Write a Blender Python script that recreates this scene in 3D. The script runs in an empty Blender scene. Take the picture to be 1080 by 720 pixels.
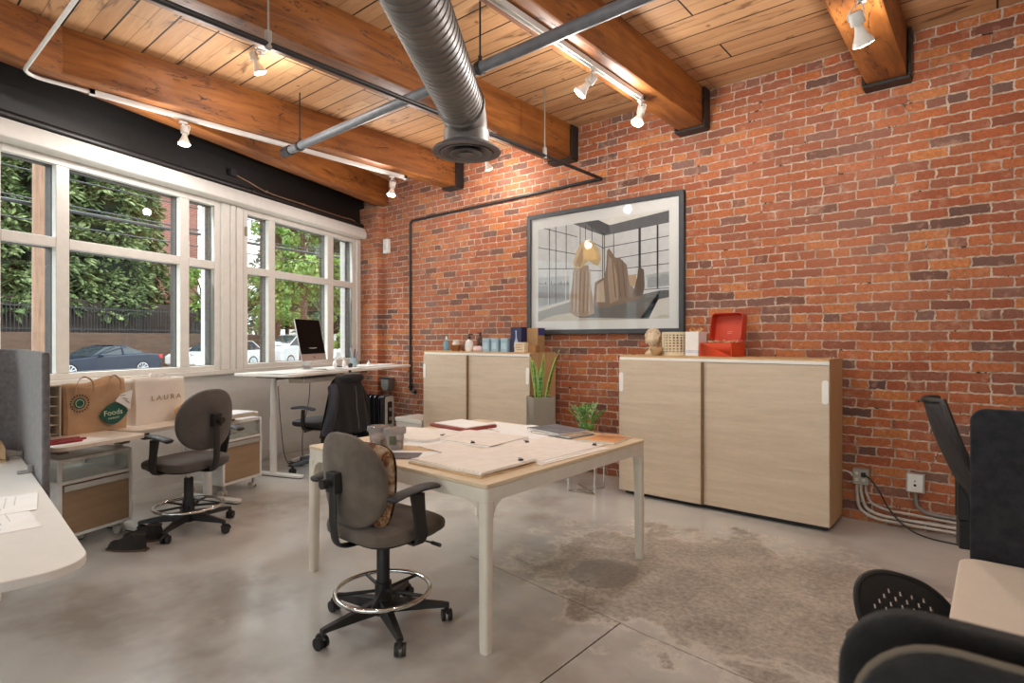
import bpy, bmesh, math, random
from mathutils import Vector, Matrix
random.seed(7)
C = bpy.context.scene.collection
R = math.radians
PI = math.pi
def lin(c):
    return tuple(((v/255/12.92) if v/255 <= .04045 else ((v/255+.055)/1.055)**2.4) for v in c)
# ------------------------------------------------------------------ materials
class NT:
    def __init__(s, name):
        s.m = bpy.data.materials.new(name); s.m.use_nodes = True
        s.t = s.m.node_tree; s.n = s.t.nodes
        s.b = s.n['Principled BSDF']; s.out = s.n['Material Output']
    def N(s, typ, **kw):
        o = s.n.new(typ)
        for k, v in kw.items():
            if k.startswith('i_'):
                o.inputs[k[2:].replace('_', ' ')].default_value = v
            else:
                setattr(o, k, v)
        return o
    def L(s, a, b): s.t.links.new(a, b)
    def coord(s, scale=(1, 1, 1), rot=(0, 0, 0)):
        tc = s.N('ShaderNodeTexCoord'); mp = s.N('ShaderNodeMapping')
        mp.inputs['Scale'].default_value = scale; mp.inputs['Rotation'].default_value = rot
        s.L(tc.outputs['Object'], mp.inputs['Vector']); return mp.outputs['Vector']
    def noise(s, vec, scale, detail=4, rough=.55, dist=0):
        o = s.N('ShaderNodeTexNoise'); o.inputs['Scale'].default_value = scale
        o.inputs['Detail'].default_value = detail; o.inputs['Roughness'].default_value = rough
        o.inputs['Distortion'].default_value = dist
        s.L(vec, o.inputs['Vector']); return o.outputs['Fac']
    def ramp(s, fac, stops, mode='LINEAR'):
        o = s.N('ShaderNodeValToRGB'); e = o.color_ramp.elements; o.color_ramp.interpolation = mode
        while len(e) < len(stops): e.new(.5)
        for i, (p, c) in enumerate(stops):
            e[i].position = p
            e[i].color = (*c, 1) if len(c) == 3 else c
        s.L(fac, o.inputs['Fac']); return o.outputs['Color']
    def mix(s, fac, a, b, mode='MIX'):
        o = s.N('ShaderNodeMix', data_type='RGBA', blend_type=mode)
        for sock, v in ((o.inputs[0], fac), (o.inputs[6], a), (o.inputs[7], b)):
            if isinstance(v, (int, float)): sock.default_value = v
            elif isinstance(v, tuple): sock.default_value = (*v, 1)
            else: s.L(v, sock)
        return o.outputs[2]
    def math(s, op, a, b=None, c=None, clamp=False):
        o = s.N('ShaderNodeMath', operation=op); o.use_clamp = clamp
        for i, v in enumerate((a, b, c)):
            if v is None: continue
            if isinstance(v, (int, float)): o.inputs[i].default_value = v
            else: s.L(v, o.inputs[i])
        return o.outputs[0]
    def bump(s, h, strength, dist=.01):
        o = s.N('ShaderNodeBump'); o.inputs['Strength'].default_value = strength
        o.inputs['Distance'].default_value = dist
        s.L(h, o.inputs['Height']); s.L(o.outputs['Normal'], s.b.inputs['Normal'])
    def col(s, c): s.L(c, s.b.inputs['Base Color'])
    def sep(s, v):
        o = s.N('ShaderNodeSeparateXYZ'); s.L(v, o.inputs[0]); return o.outputs
    def comb(s, x, y, z):
        o = s.N('ShaderNodeCombineXYZ')
        for i, v in enumerate((x, y, z)):
            if isinstance(v, (int, float)): o.inputs[i].default_value = v
            else: s.L(v, o.inputs[i])
        return o.outputs[0]
MATS = {}
def mat(name, c, rough=.5, metal=0, var=.06, nscale=14, bump=0, bscale=60, spec=None, sheen=0, emit=None, stretch=(1, 1, 1), trans=0):
    if name in MATS: return MATS[name]
    t = NT(name); b = t.b; lc = lin(c)
    b.inputs['Roughness'].default_value = rough; b.inputs['Metallic'].default_value = metal
    v = t.coord(stretch)
    f = t.noise(v, nscale, 5)
    lo = tuple(max(0, x*(1-var*2.2)) for x in lc); hi = tuple(min(1, x*(1+var*2.2)) for x in lc)
    t.col(t.ramp(f, [(.3, lo), (.7, hi)]))
    if bump:
        t.bump(t.noise(v, bscale, 6), bump, .004)
    if spec is not None: b.inputs['Specular IOR Level'].default_value = spec
    if sheen: b.inputs['Sheen Weight'].default_value = sheen
    if trans:
        b.inputs['Transmission Weight'].default_value = trans
    if emit:
        b.inputs['Emission Color'].default_value = (*lin(emit[0]), 1); b.inputs['Emission Strength'].default_value = emit[1]
    MATS[name] = t.m; return t.m
def wood(name, c1, c2, stretch, rough=.45, scale=3, c3=None, bump=.05):
    if name in MATS: return MATS[name]
    t = NT(name); v = t.coord(stretch)
    f = t.noise(v, scale, 8, .6, .4); g = t.noise(v, scale*9, 4, .6)
    f2 = t.math('MULTIPLY_ADD', g, .3, t.math('MULTIPLY', f, .75))
    st = [(.3, lin(c1)), (.68, lin(c2))]
    if c3: st.append((.8, lin(c3)))
    t.col(t.ramp(f2, st)); t.b.inputs['Roughness'].default_value = rough
    t.bump(f2, bump, .003)
    MATS[name] = t.m; return t.m
def glassy(name, tint=(255, 255, 255), refl=1.0, rough=.02, alpha=None):
    """thin clear sheet: transparent with a fresnel gloss"""
    if name in MATS: return MATS[name]
    t = NT(name); t.n.remove(t.b)
    tr = t.N('ShaderNodeBsdfTransparent'); tr.inputs[0].default_value = (*lin(tint), 1)
    gl = t.N('ShaderNodeBsdfGlossy'); gl.inputs['Roughness'].default_value = rough
    fr = t.N('ShaderNodeFresnel'); fr.inputs['IOR'].default_value = 1.45
    f = t.math('MULTIPLY', fr.outputs[0], refl)
    if alpha:
        df = t.N('ShaderNodeBsdfPrincipled'); df.inputs['Base Color'].default_value = (*lin(alpha[0]), 1); df.inputs['Roughness'].default_value = .4
        m0 = t.N('ShaderNodeMixShader'); m0.inputs[0].default_value = alpha[1]
        t.L(tr.outputs[0], m0.inputs[1]); t.L(df.outputs[0], m0.inputs[2]); base = m0.outputs[0]
    else: base = tr.outputs[0]
    m1 = t.N('ShaderNodeMixShader'); t.L(f, m1.inputs[0]); t.L(base, m1.inputs[1]); t.L(gl.outputs[0], m1.inputs[2])
    t.L(m1.outputs[0], t.out.inputs[0]); MATS[name] = t.m; return t.m
# ------------------------------------------------------------------ mesh builder
class MB:
    def __init__(s, M=None): s.v = []; s.f = []; s.mi = []; s.M = M; s.cur = 0
    def add(s, vs, fs):
        o = len(s.v)
        for p in vs:
            p = Vector(p)
            if s.M is not None: p = s.M @ p
            s.v.append(p)
        for f in fs: s.f.append([o+i for i in f]); s.mi.append(s.cur)
        return s
    def box(s, x0, x1, y0, y1, z0, z1):
        v = [(x, y, z) for z in (z0, z1) for y in (y0, y1) for x in (x0, x1)]
        return s.add(v, [(0, 2, 3, 1), (4, 5, 7, 6), (0, 1, 5, 4), (2, 6, 7, 3), (0, 4, 6, 2), (1, 3, 7, 5)])
    def prism(s, poly, z0, z1, axis='z'):
        n = len(poly)
        def mk(p, z):
            if axis == 'z': return (p[0], p[1], z)
            if axis == 'y': return (p[0], z, p[1])
            return (z, p[0], p[1])
        v = [mk(p, z0) for p in poly]+[mk(p, z1) for p in poly]
        f = [tuple(range(n))[::-1], tuple(range(n, 2*n))]+[(i, (i+1) % n, n+(i+1) % n, n+i) for i in range(n)]
        return s.add(v, f)
    def rrect(s, x0, x1, y0, y1, z0, z1, r=.02, n=5, axis='z'):
        return s.prism(rr(x0, x1, y0, y1, r, n), z0, z1, axis)
    def cyl(s, p0, p1, r0, r1=None, n=16, cap=True):
        r1 = r0 if r1 is None else r1
        p0 = Vector(p0); p1 = Vector(p1); d = (p1-p0).normalized()
        a = d.orthogonal().normalized(); b = d.cross(a)
        v = []
        for p, r in ((p0, r0), (p1, r1)):
            v += [p+(a*math.cos(2*PI*i/n)+b*math.sin(2*PI*i/n))*r for i in range(n)]
        f = [(i, (i+1) % n, n+(i+1) % n, n+i) for i in range(n)]
        if cap: f += [tuple(range(n))[::-1], tuple(range(n, 2*n))]
        return s.add(v, f)
    def tube(s, pts, r, n=10, closed=False, sq=None):
        pts = [Vector(p) for p in pts]; m = len(pts); rs = r if isinstance(r, (list, tuple)) else [r]*m
        T = []
        for i in range(m):
            if closed: t = pts[(i+1) % m]-pts[i-1]
            else: t = pts[min(i+1, m-1)]-pts[max(i-1, 0)]
            T.append(t.normalized())
        a = T[0].orthogonal().normalized()
        if abs(T[0].z) < .95: a = Vector((0, 0, 1))-T[0]*T[0].z; a.normalize()
        v = []
        for i in range(m):
            a = (a-T[i]*a.dot(T[i])).normalized(); b = T[i].cross(a)
            sx, sy = sq if sq else (1, 1)
            v += [pts[i]+(a*math.cos(2*PI*k/n)*sx+b*math.sin(2*PI*k/n)*sy)*rs[i] for k in range(n)]
        f = []
        for i in range(m if closed else m-1):
            j = (i+1) % m
            f += [(i*n+k, i*n+(k+1) % n, j*n+(k+1) % n, j*n+k) for k in range(n)]
        if not closed: f += [tuple(range(n))[::-1], tuple(range((m-1)*n, m*n))]
        return s.add(v, f)
    def lathe(s, prof, c=(0, 0, 0), n=24, sx=1, sy=1):
        v = []; m = len(prof)
        for r, z in prof:
            v += [(c[0]+r*sx*math.cos(2*PI*k/n), c[1]+r*sy*math.sin(2*PI*k/n), c[2]+z) for k in range(n)]
        f = []
        for i in range(m-1):
            f += [(i*n+k, i*n+(k+1) % n, (i+1)*n+(k+1) % n, (i+1)*n+k) for k in range(n)]
        if prof[0][0] > 1e-5: f.append(tuple(range(n))[::-1])
        if prof[-1][0] > 1e-5: f.append(tuple(range((m-1)*n, m*n)))
        return s.add(v, f)
    def grid(s, fn, nu, nv, closed_u=False):
        v = [fn(i/(nu if closed_u else nu-1), j/(nv-1)) for i in range(nu) for j in range(nv)]
        f = []
        for i in range(nu if closed_u else nu-1):
            k = (i+1) % nu
            for j in range(nv-1): f.append((i*nv+j, k*nv+j, k*nv+j+1, i*nv+j+1))
        return s.add(v, f)
    def ell(s, c, rx, ry, rz, n=16, m=10):
        return s.lathe2(c, rx, ry, rz, n, m)
    def lathe2(s, c, rx, ry, rz, n, m):
        v = []
        for i in range(m+1):
            a = -PI/2+PI*i/m
            for k in range(n):
                b = 2*PI*k/n
                v.append((c[0]+rx*math.cos(a)*math.cos(b), c[1]+ry*math.cos(a)*math.sin(b), c[2]+rz*math.sin(a)))
        f = [(i*n+k, i*n+(k+1) % n, (i+1)*n+(k+1) % n, (i+1)*n+k) for i in range(m) for k in range(n)]
        return s.add(v, f)
    def build(s, name, mats, parent=None, loc=(0, 0, 0), rz=0, bev=0, seg=2, smooth=40, sub=0, solid=0):
        me = bpy.data.meshes.new(name); me.from_pydata(s.v, [], s.f); me.validate()
        if not isinstance(mats, (list, tuple)): mats = [mats]
        for m in mats: me.materials.append(m)
        if len(mats) > 1 and len(me.polygons) == len(s.mi): me.polygons.foreach_set('material_index', s.mi)
        bm = bmesh.new(); bm.from_mesh(me)
        bmesh.ops.remove_doubles(bm, verts=bm.verts, dist=1e-6)
        bmesh.ops.recalc_face_normals(bm, faces=bm.faces); bm.to_mesh(me); bm.free()
        if smooth:
            me.polygons.foreach_set('use_smooth', [True]*len(me.polygons))
            if not bev: me.set_sharp_from_angle(angle=R(smooth))
        o = bpy.data.objects.new(name, me); C.objects.link(o)
        o.location = loc; o.rotation_euler = (0, 0, rz)
        if parent: o.parent = parent
        if solid:
            md = o.modifiers.new('s', 'SOLIDIFY'); md.thickness = solid; md.offset = 0
        if sub:
            md = o.modifiers.new('u', 'SUBSURF'); md.levels = sub; md.render_levels = sub
        if bev:
            md = o.modifiers.new('b', 'BEVEL'); md.width = bev; md.segments = seg; md.limit_method = 'ANGLE'; md.angle_limit = R(35)
            md.harden_normals = True
        return o
def rr(x0, x1, y0, y1, r, n=5):
    p = []
    for cx, cy, a in ((x1-r, y1-r, 0), (x0+r, y1-r, 90), (x0+r, y0+r, 180), (x1-r, y0+r, 270)):
        p += [(cx+r*math.cos(R(a+90*i/n)), cy+r*math.sin(R(a+90*i/n))) for i in range(n+1)]
    return p
def arc(c, r, a0, a1, n, plane='xy'):
    o = []
    for i in range(n+1):
        a = R(a0+(a1-a0)*i/n); x, y = r*math.cos(a), r*math.sin(a)
        o.append((c[0]+x, c[1]+y, c[2]) if plane == 'xy' else (c[0]+x, c[1], c[2]+y) if plane == 'xz' else (c[0], c[1]+x, c[2]+y))
    return o
def bez(p, n=12):
    """Catmull-Rom through points"""
    p = [Vector(q) for q in p]; o = []
    for i in range(len(p)-1):
        a = p[max(i-1, 0)]; b = p[i]; c = p[i+1]; d = p[min(i+2, len(p)-1)]
        for k in range(n):
            t = k/n
            o.append(.5*((2*b)+(c-a)*t+(2*a-5*b+4*c-d)*t*t+(3*b-a-3*c+d)*t**3))
    o.append(p[-1]); return o
def tag(o, label, cat, group=None, kind=None):
    o['label'] = label; o['category'] = cat
    if group: o['group'] = group
    if kind: o['kind'] = kind
    return o
def thing(name, label, cat, loc=(0, 0, 0), rz=0, group=None):
    o = bpy.data.objects.new(name, None); C.objects.link(o); o.empty_display_size = .1
    o.location = loc; o.rotation_euler = (0, 0, rz); return tag(o, label, cat, group)
def struct(o, label, cat):
    o['kind'] = 'structure'; o['label'] = label; o['category'] = cat; return o
def dup(root, loc, rz, label, group=None):
    r = root.copy(); C.objects.link(r); r.location = loc; r.rotation_euler = (0, 0, rz); r['label'] = label
    if group: r['group'] = group
    for ch in list(root.children):
        c = ch.copy(); C.objects.link(c); c.parent = r
        for g in list(ch.children):
            d = g.copy(); C.objects.link(d); d.parent = c
    return r
FONT = None
def text_mesh(body, size, depth=.0005):
    """flat letters as a mesh, centred in x, in the local xy plane"""
    cu = bpy.data.curves.new('lettering', 'FONT'); cu.body = body; cu.size = size; cu.extrude = depth
    cu.align_x = 'CENTER'; cu.align_y = 'CENTER'; cu.resolution_u = 3
    o = bpy.data.objects.new('lettering', cu); C.objects.link(o)
    dg = bpy.context.evaluated_depsgraph_get(); dg.update()
    me = bpy.data.meshes.new_from_object(o.evaluated_get(dg)); bpy.data.objects.remove(o)
    return me
def letters(name, body, size, m, parent, M, sx=1.0, depth=.0005):
    me = text_mesh(body, size, depth); me.materials.clear(); me.materials.append(m)
    me.transform(M @ Matrix.Diagonal((sx, 1, 1, 1)))
    o = bpy.data.objects.new(name, me); C.objects.link(o); o.parent = parent; return o
# window wall frame: local x = into the room (v), local y = along the wall (u)
P0 = (-5.95, 1.98); WD = (-.345, .9386); WN = (.9386, .345); WA = math.atan2(.345, .9386)
def W(v, u, z=0): return (P0[0]+WD[0]*u+WN[0]*v, P0[1]+WD[1]*u+WN[1]*v, z)
WL = (P0[0], P0[1], 0)
# ------------------------------------------------------------------ surfaces of the room
def brick_mat():
    t = NT('old_red_brick'); tc = t.N('ShaderNodeTexCoord'); p = tc.outputs['Object']; x, y, z = t.sep(p)
    hz = t.math('SUBTRACT', x, t.math('MULTIPLY', y, .9))
    wob = t.math('SUBTRACT', t.noise(p, 1.7, 2), .5); wob2 = t.math('SUBTRACT', t.noise(p, 26, 3), .5)
    X = t.math('ADD', hz, t.math('MULTIPLY', wob2, .034))
    Z = t.math('ADD', z, t.math('ADD', t.math('MULTIPLY', wob, .03), t.math('MULTIPLY', wob2, .024)))
    v = t.comb(X, Z, 0.)
    def bt(vec, w, h, sq, fq):
        b = t.N('ShaderNodeTexBrick'); b.squash = sq; b.squash_frequency = fq; b.offset = .47
        b.inputs['Color1'].default_value = (0, 0, 0, 1); b.inputs['Color2'].default_value = (1, 1, 1, 1); b.inputs['Mortar'].default_value = (.5, .5, .5, 1)
        b.inputs['Scale'].default_value = 1; b.inputs['Brick Width'].default_value = w; b.inputs['Row Height'].default_value = h
        b.inputs['Mortar Size'].default_value = .0068; b.inputs['Mortar Smooth'].default_value = .35; b.inputs['Bias'].default_value = 0
        t.L(vec, b.inputs['Vector']); return b.outputs['Color'], b.outputs['Fac']
    c, fac = bt(v, .228, .0715, .52, 7)
    br = t.ramp(c, [(0, lin((84, 62, 56))), (.08, lin((118, 98, 90))), (.16, lin((150, 92, 70))), (.32, lin((178, 106, 70))), (.48, lin((160, 84, 54))), (.62, lin((196, 114, 66))), (.76, lin((182, 98, 58))), (.88, lin((212, 134, 74))), (.95, lin((170, 96, 62))), (1, lin((116, 74, 62)))])
    n1 = t.noise(p, 38, 6, .7); n2 = t.noise(p, 1.1, 3); n3 = t.noise(p, 9, 5, .65)
    br = t.mix(t.ramp(t.noise(p, 75, 5, .8), [(.5, (0, 0, 0)), (.78, (.8, .8, .8))]), br, lin((84, 52, 44)))
    br = t.mix(t.ramp(n1, [(.35, (0, 0, 0)), (.75, (.75, .75, .75))]), br, lin((112, 68, 54)))
    pale = t.ramp(n3, [(.56, (0, 0, 0)), (.72, (.55, .55, .55))])
    br = t.mix(pale, br, lin((204, 158, 132)))
    br = t.mix(t.math('MULTIPLY', t.ramp(n2, [(.35, (0, 0, 0)), (.7, (1, 1, 1))]), .25), br, lin((196, 140, 118)))
    specks = t.ramp(t.noise(p, 21, 4, .8), [(.66, (0, 0, 0)), (.71, (1, 1, 1))])
    br = t.mix(t.math('MULTIPLY', specks, .45), br, lin((222, 196, 170)))
    mo = t.ramp(t.noise(p, 14, 4), [(.3, lin((152, 126, 108))), (.7, lin((212, 192, 174)))])
    gap = t.ramp(t.noise(p, 8, 4, .75), [(.62, (0, 0, 0)), (.67, (1, 1, 1))])
    mo = t.mix(gap, mo, lin((66, 50, 42)))
    t.col(t.mix(fac, br, mo)); t.b.inputs['Roughness'].default_value = .88
    t.b.inputs['Specular IOR Level'].default_value = .25
    h = t.math('SUBTRACT', t.math('MULTIPLY', n1, .35), t.math('MULTIPLY', fac, 1.0))
    t.bump(h, .9, .011)
    return t.m
def floor_mat():
    t = NT('worn_polished_concrete'); tc = t.N('ShaderNodeTexCoord'); p = tc.outputs['Object']; x, y, z = t.sep(p)
    n0 = t.noise(p, .8, 5, .6); n1 = t.noise(p, 3.4, 7, .65, .3); n2 = t.noise(p, 34, 6, .75); n3 = t.noise(p, 120, 3, .7)
    base = t.ramp(n0, [(.36, lin((158, 151, 143))), (.5, lin((194, 191, 186))), (.66, lin((208, 205, 199)))])
    base = t.mix(t.math('MULTIPLY', n1, .25), base, lin((146, 141, 135)))
    # rough worn aggregate to the right of the table
    dx = t.math('DIVIDE', t.math('ADD', x, 1.15), 1.35); dy = t.math('DIVIDE', t.math('SUBTRACT', y, 3.25), .98)
    d = t.math('SQRT', t.math('ADD', t.math('MULTIPLY', dx, dx), t.math('MULTIPLY', dy, dy)))
    d = t.math('ADD', d, t.math('MULTIPLY', t.math('SUBTRACT', n1, .5), 1.5))
    wm = t.ramp(d, [(.78, (1, 1, 1)), (.9, (0, 0, 0))])
    rim = t.ramp(d, [(.76, (0, 0, 0)), (.84, (1, 1, 1)), (.9, (1, 1, 1)), (.97, (0, 0, 0))])
    agg = t.ramp(t.math('ADD', t.math('MULTIPLY', n2, .6), t.math('MULTIPLY', n1, .4)), [(.36, lin((128, 120, 111))), (.5, lin((170, 162, 151))), (.64, lin((204, 197, 186)))])
    base = t.mix(wm, base, agg)
    base = t.mix(t.math('MULTIPLY', rim, .4), base, lin((218, 211, 200)))
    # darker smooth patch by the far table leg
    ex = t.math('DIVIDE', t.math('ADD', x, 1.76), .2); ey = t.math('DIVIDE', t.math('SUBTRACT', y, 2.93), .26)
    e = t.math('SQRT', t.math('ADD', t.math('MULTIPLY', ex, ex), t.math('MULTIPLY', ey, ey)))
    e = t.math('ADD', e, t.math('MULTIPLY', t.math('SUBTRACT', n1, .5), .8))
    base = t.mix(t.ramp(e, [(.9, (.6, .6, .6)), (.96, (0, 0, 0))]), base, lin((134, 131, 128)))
    # pale scuffs along the cabinets
    sc = t.ramp(t.noise(p, 6, 6, .7, .5), [(.62, (0, 0, 0)), (.68, (.5, .5, .5))])
    nearw = t.ramp(y, [(.0, (0, 0, 0)), (1, (1, 1, 1))])
    base = t.mix(t.math('MULTIPLY', sc, .5), base, lin((206, 200, 190)))
    # hairline crack and saw cut
    wob = t.math('MULTIPLY', t.math('SUBTRACT', n1, .5), .05)
    cr = t.math('ABSOLUTE', t.math('ADD', t.math('ADD', t.math('SUBTRACT', y, 2.29), t.math('MULTIPLY', x, .127)), wob))
    crm = t.ramp(cr, [(.0, (1, 1, 1)), (.008, (0, 0, 0))])
    inx = t.math('MULTIPLY', t.math('GREATER_THAN', x, -2.55), t.math('LESS_THAN', x, -.3))
    base = t.mix(t.math('MULTIPLY', t.math('MULTIPLY', crm, inx), .75), base, lin((92, 84, 76)))
    sw = t.math('ABSOLUTE', t.math('ADD', x, 1.395)); iny = t.math('LESS_THAN', y, 2.47)
    base = t.mix(t.math('MULTIPLY', t.math('LESS_THAN', sw, .0035), iny), base, lin((52, 46, 42)))
    t.col(base)
    rg = t.math('ADD', t.math('MULTIPLY', wm, .35), t.math('MULTIPLY_ADD', n1, .24, .08))
    t.L(rg, t.b.inputs['Roughness'])
    t.bump(t.math('ADD', t.math('MULTIPLY', t.math('MULTIPLY', n2, wm), 1.), t.math('MULTIPLY', n1, .15)), .22, .008)
    return t.m
def plank_mat():
    t = NT('old_fir_ceiling_planks'); tc = t.N('ShaderNodeTexCoord'); p = tc.outputs['Object']; x, y, z = t.sep(p)
    def bt(w, h, ms, sh):
        b = t.N('ShaderNodeTexBrick'); b.offset = .37; b.offset_frequency = 3
        b.inputs['Color1'].default_value = (0, 0, 0, 1); b.inputs['Color2'].default_value = (1, 1, 1, 1)
        b.inputs['Scale'].default_value = 1; b.inputs['Brick Width'].default_value = w; b.inputs['Row Height'].default_value = h
        b.inputs['Mortar Size'].default_value = ms; b.inputs['Mortar Smooth'].default_value = .15
        t.L(t.comb(x, t.math('ADD', y, sh), 0.), b.inputs['Vector']); return b.outputs['Color'], b.outputs['Fac']
    c, f = bt(4.3, .25, .0065, .199)
    c2, f2 = bt(1.9, .125, .0025, .199)
    st = t.N('ShaderNodeMapping'); st.inputs['Scale'].default_value = (1.1, 13, 1); t.L(p, st.inputs['Vector']); sv = st.outputs[0]
    g = t.noise(sv, 2.2, 8, .65, .8); g2 = t.noise(sv, 16, 3, .6)
    col = t.ramp(c2, [(0, lin((172, 126, 84))), (.3, lin((194, 150, 106))), (.6, lin((186, 138, 94))), (1, lin((204, 162, 118)))])
    col = t.mix(t.math('MULTIPLY', t.ramp(g, [(.35, (0, 0, 0)), (.75, (1, 1, 1))]), .55), col, lin((140, 94, 58)))
    col = t.mix(t.math('MULTIPLY', g2, .25), col, lin((212, 174, 130)))
    sm = t.N('ShaderNodeMapping'); sm.inputs['Scale'].default_value = (1.3, 5.5, 1); t.L(p, sm.inputs['Vector'])
    stain = t.ramp(t.noise(sm.outputs[0], 1.5, 5, .62, 1.0), [(.58, (0, 0, 0)), (.67, (1, 1, 1))])
    col = t.mix(t.math('MULTIPLY', stain, .68), col, lin((84, 52, 36)))
    km = t.N('ShaderNodeTexVoronoi'); km.inputs['Scale'].default_value = 4.2; t.L(p, km.inputs['Vector'])
    col = t.mix(t.ramp(km.outputs['Distance'], [(.04, (.75, .75, .75)), (.09, (0, 0, 0))]), col, lin((96, 54, 30)))
    col = t.mix(t.math('MULTIPLY', f2, .6), col, lin((70, 42, 26)))
    col = t.mix(f, col, lin((26, 17, 12)))
    t.col(col); t.b.inputs['Roughness'].default_value = .62
    t.bump(t.math('SUBTRACT', t.math('MULTIPLY', g, .3), t.math('ADD', f, f2)), .6, .008)
    return t.m
def beam_mat(name='old_timber_beam'):
    t = NT(name); v = t.coord((7, .8, 7)); tc = t.N('ShaderNodeTexCoord'); p = tc.outputs['Object']
    g = t.noise(v, 2.0, 8, .62, .6); g2 = t.noise(v, 12, 4, .6); n = t.noise(p, 2.2, 4)
    col = t.ramp(g, [(.3, lin((112, 62, 22))), (.5, lin((152, 91, 38))), (.7, lin((176, 112, 54)))])
    col = t.mix(t.math('MULTIPLY', g2, .3), col, lin((92, 50, 24)))
    col = t.mix(t.math('MULTIPLY', t.ramp(n, [(.4, (0, 0, 0)), (.75, (1, 1, 1))]), .35), col, lin((82, 46, 24)))
    vc = t.coord((3.2, .5, 3.2)); ck = t.ramp(t.noise(vc, 3.0, 5, .55, 1.2), [(.487, (0, 0, 0)), (.495, (1, 1, 1)), (.502, (1, 1, 1)), (.51, (0, 0, 0))])
    cm = t.math('MULTIPLY', ck, t.ramp(t.noise(p, 1.6, 2), [(.42, (0, 0, 0)), (.52, (.95, .95, .95))]))
    col = t.mix(cm, col, lin((44, 24, 14)))
    km = t.N('ShaderNodeTexVoronoi'); km.inputs['Scale'].default_value = 2.6; t.L(p, km.inputs['Vector'])
    col = t.mix(t.ramp(km.outputs['Distance'], [(.035, (.9, .9, .9)), (.10, (0, 0, 0))]), col, lin((66, 34, 14)))
    sk = t.coord((5, .9, 5)); col = t.mix(t.ramp(t.noise(sk, 2.3, 6, .7, .4), [(.60, (0, 0, 0)), (.72, (.75, .75, .75))]), col, lin((70, 36, 14)))
    t.col(col); t.b.inputs['Roughness'].default_value = .5
    t.bump(t.math('SUBTRACT', t.math('MULTIPLY', g2, .4), cm), .3, .006)
    return t.m
BRICK = brick_mat(); FLOOR = floor_mat(); PLANK = plank_mat(); BEAM = beam_mat()
WHITE = mat('white_wall_paint', (214, 212, 208), .55, var=.015)
TRIMW = mat('white_window_paint', (222, 219, 212), .45, var=.02)
BLACKP = mat('black_wall_paint', (24, 22, 21), .42, var=.1)
DKFRAME = mat('dark_brown_outer_frame', (62, 54, 50), .6, var=.1)
BLACKM = mat('black_painted_steel', (34, 32, 32), .45, var=.08)
BLACKPL = mat('black_plastic', (34, 32, 31), .5, var=.08)
GLASS = glassy('window_glass', (244, 247, 245), .4, .015)
CHROME = mat('chrome', (225, 225, 222), .14, 1, var=.02)
GREYPIPE = mat('grey_painted_pipe', (108, 112, 118), .42, var=.08)
WHITEM = mat('white_painted_metal', (226, 224, 219), .38, var=.02)
# ------------------------------------------------------------------ room shell
YW = 5.03; ZC = 3.58
fl_poly = [W(-.25, 3.6)[:2], W(-.25, -7.2)[:2], (3.7, W(-.25, -7.2)[1]), (3.7, W(-.25, 3.6)[1])]
struct(MB().prism(fl_poly, -.12, 0).build('floor', FLOOR, smooth=0), 'worn grey polished concrete floor with cracks and a rough patch', 'floor')
struct(MB().prism(fl_poly, ZC, ZC+.12).build('ceiling', PLANK, smooth=0), 'old wooden plank ceiling above the beams', 'ceiling')
struct(MB().box(-7.6, 3.7, YW, YW+.3, 0, ZC).build('wall_back', BRICK, smooth=0), 'long exposed red brick wall with pale mortar', 'wall')
struct(MB().box(-7.2, -6.62, 4.935, YW-.001, 0, 3.235).build('wall_corner', BRICK, smooth=0), 'narrow red brick pier in the corner beside the window', 'wall')
struct(MB().box(3.4, 3.7, -4.8, YW, 0, ZC).build('wall_right', WHITE, smooth=0), 'plain white side wall', 'wall')
m = MB()
ZS, ZT = 1.05, 2.79
m.box(-.25, 0, -7.2, 3.25, 0, ZS); m.box(-.25, 0, -7.2, 3.25, ZT, 2.95)
for a, b in ((-7.2, -3.75), (-1.75, -1.32), (.67, .99), (3.03, 3.25)): m.box(-.25, 0, a, b, ZS, ZT)
struct(m.build('wall_left', WHITE, loc=WL, rz=WA, smooth=0), 'white painted wall under and around the street windows', 'wall')
struct(MB().box(-.25, .0, -7.2, 3.25, 2.951, ZC-.001).build('wall_left_upper', BLACKP, loc=WL, rz=WA, smooth=0), 'black painted band of wall above the windows', 'wall')
struct(MB().prism([(0.001, 2.797), (.13, 2.797), (.15, 2.81), (.15, 2.875), (.10, 2.95), (.001, 2.95)], -6.5, 3.12, 'y').build('trim_1', mat('white_blind_box_paint', (228, 226, 220), .5, var=.015), loc=WL, rz=WA, bev=.006), 'long white box trim running above the windows', 'trim')
struct(MB().box(.001, .018, -6.9, 3.2, .0, .115).build('baseboard_left', WHITE, loc=WL, rz=WA, bev=.003), 'white baseboard under the windows', 'baseboard')
struct(MB().box(.0, .05, -6.9, 3.05, ZS-.045, ZS).build('trim_2', TRIMW, loc=WL, rz=WA, bev=.006), 'white window sill ledge below the windows', 'trim')
m = MB(); m.box(.0, .022, .69, .79, ZS, ZT); m.box(.0, .03, .80, .86, ZS, ZT); m.box(.0, .022, .88, .97, ZS, ZT)
struct(m.build('trim_3', TRIMW, loc=WL, rz=WA, bev=.004), 'white casing boards on the post between the two windows', 'trim')
m = MB(); m.box(.0, .022, 3.05, 3.14, ZS, ZT); m.box(.0, .035, 3.16, 3.24, ZS, ZT)
struct(m.build('trim_4', TRIMW, loc=WL, rz=WA, bev=.004), 'white casing boards beside the brick corner', 'trim')
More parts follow.
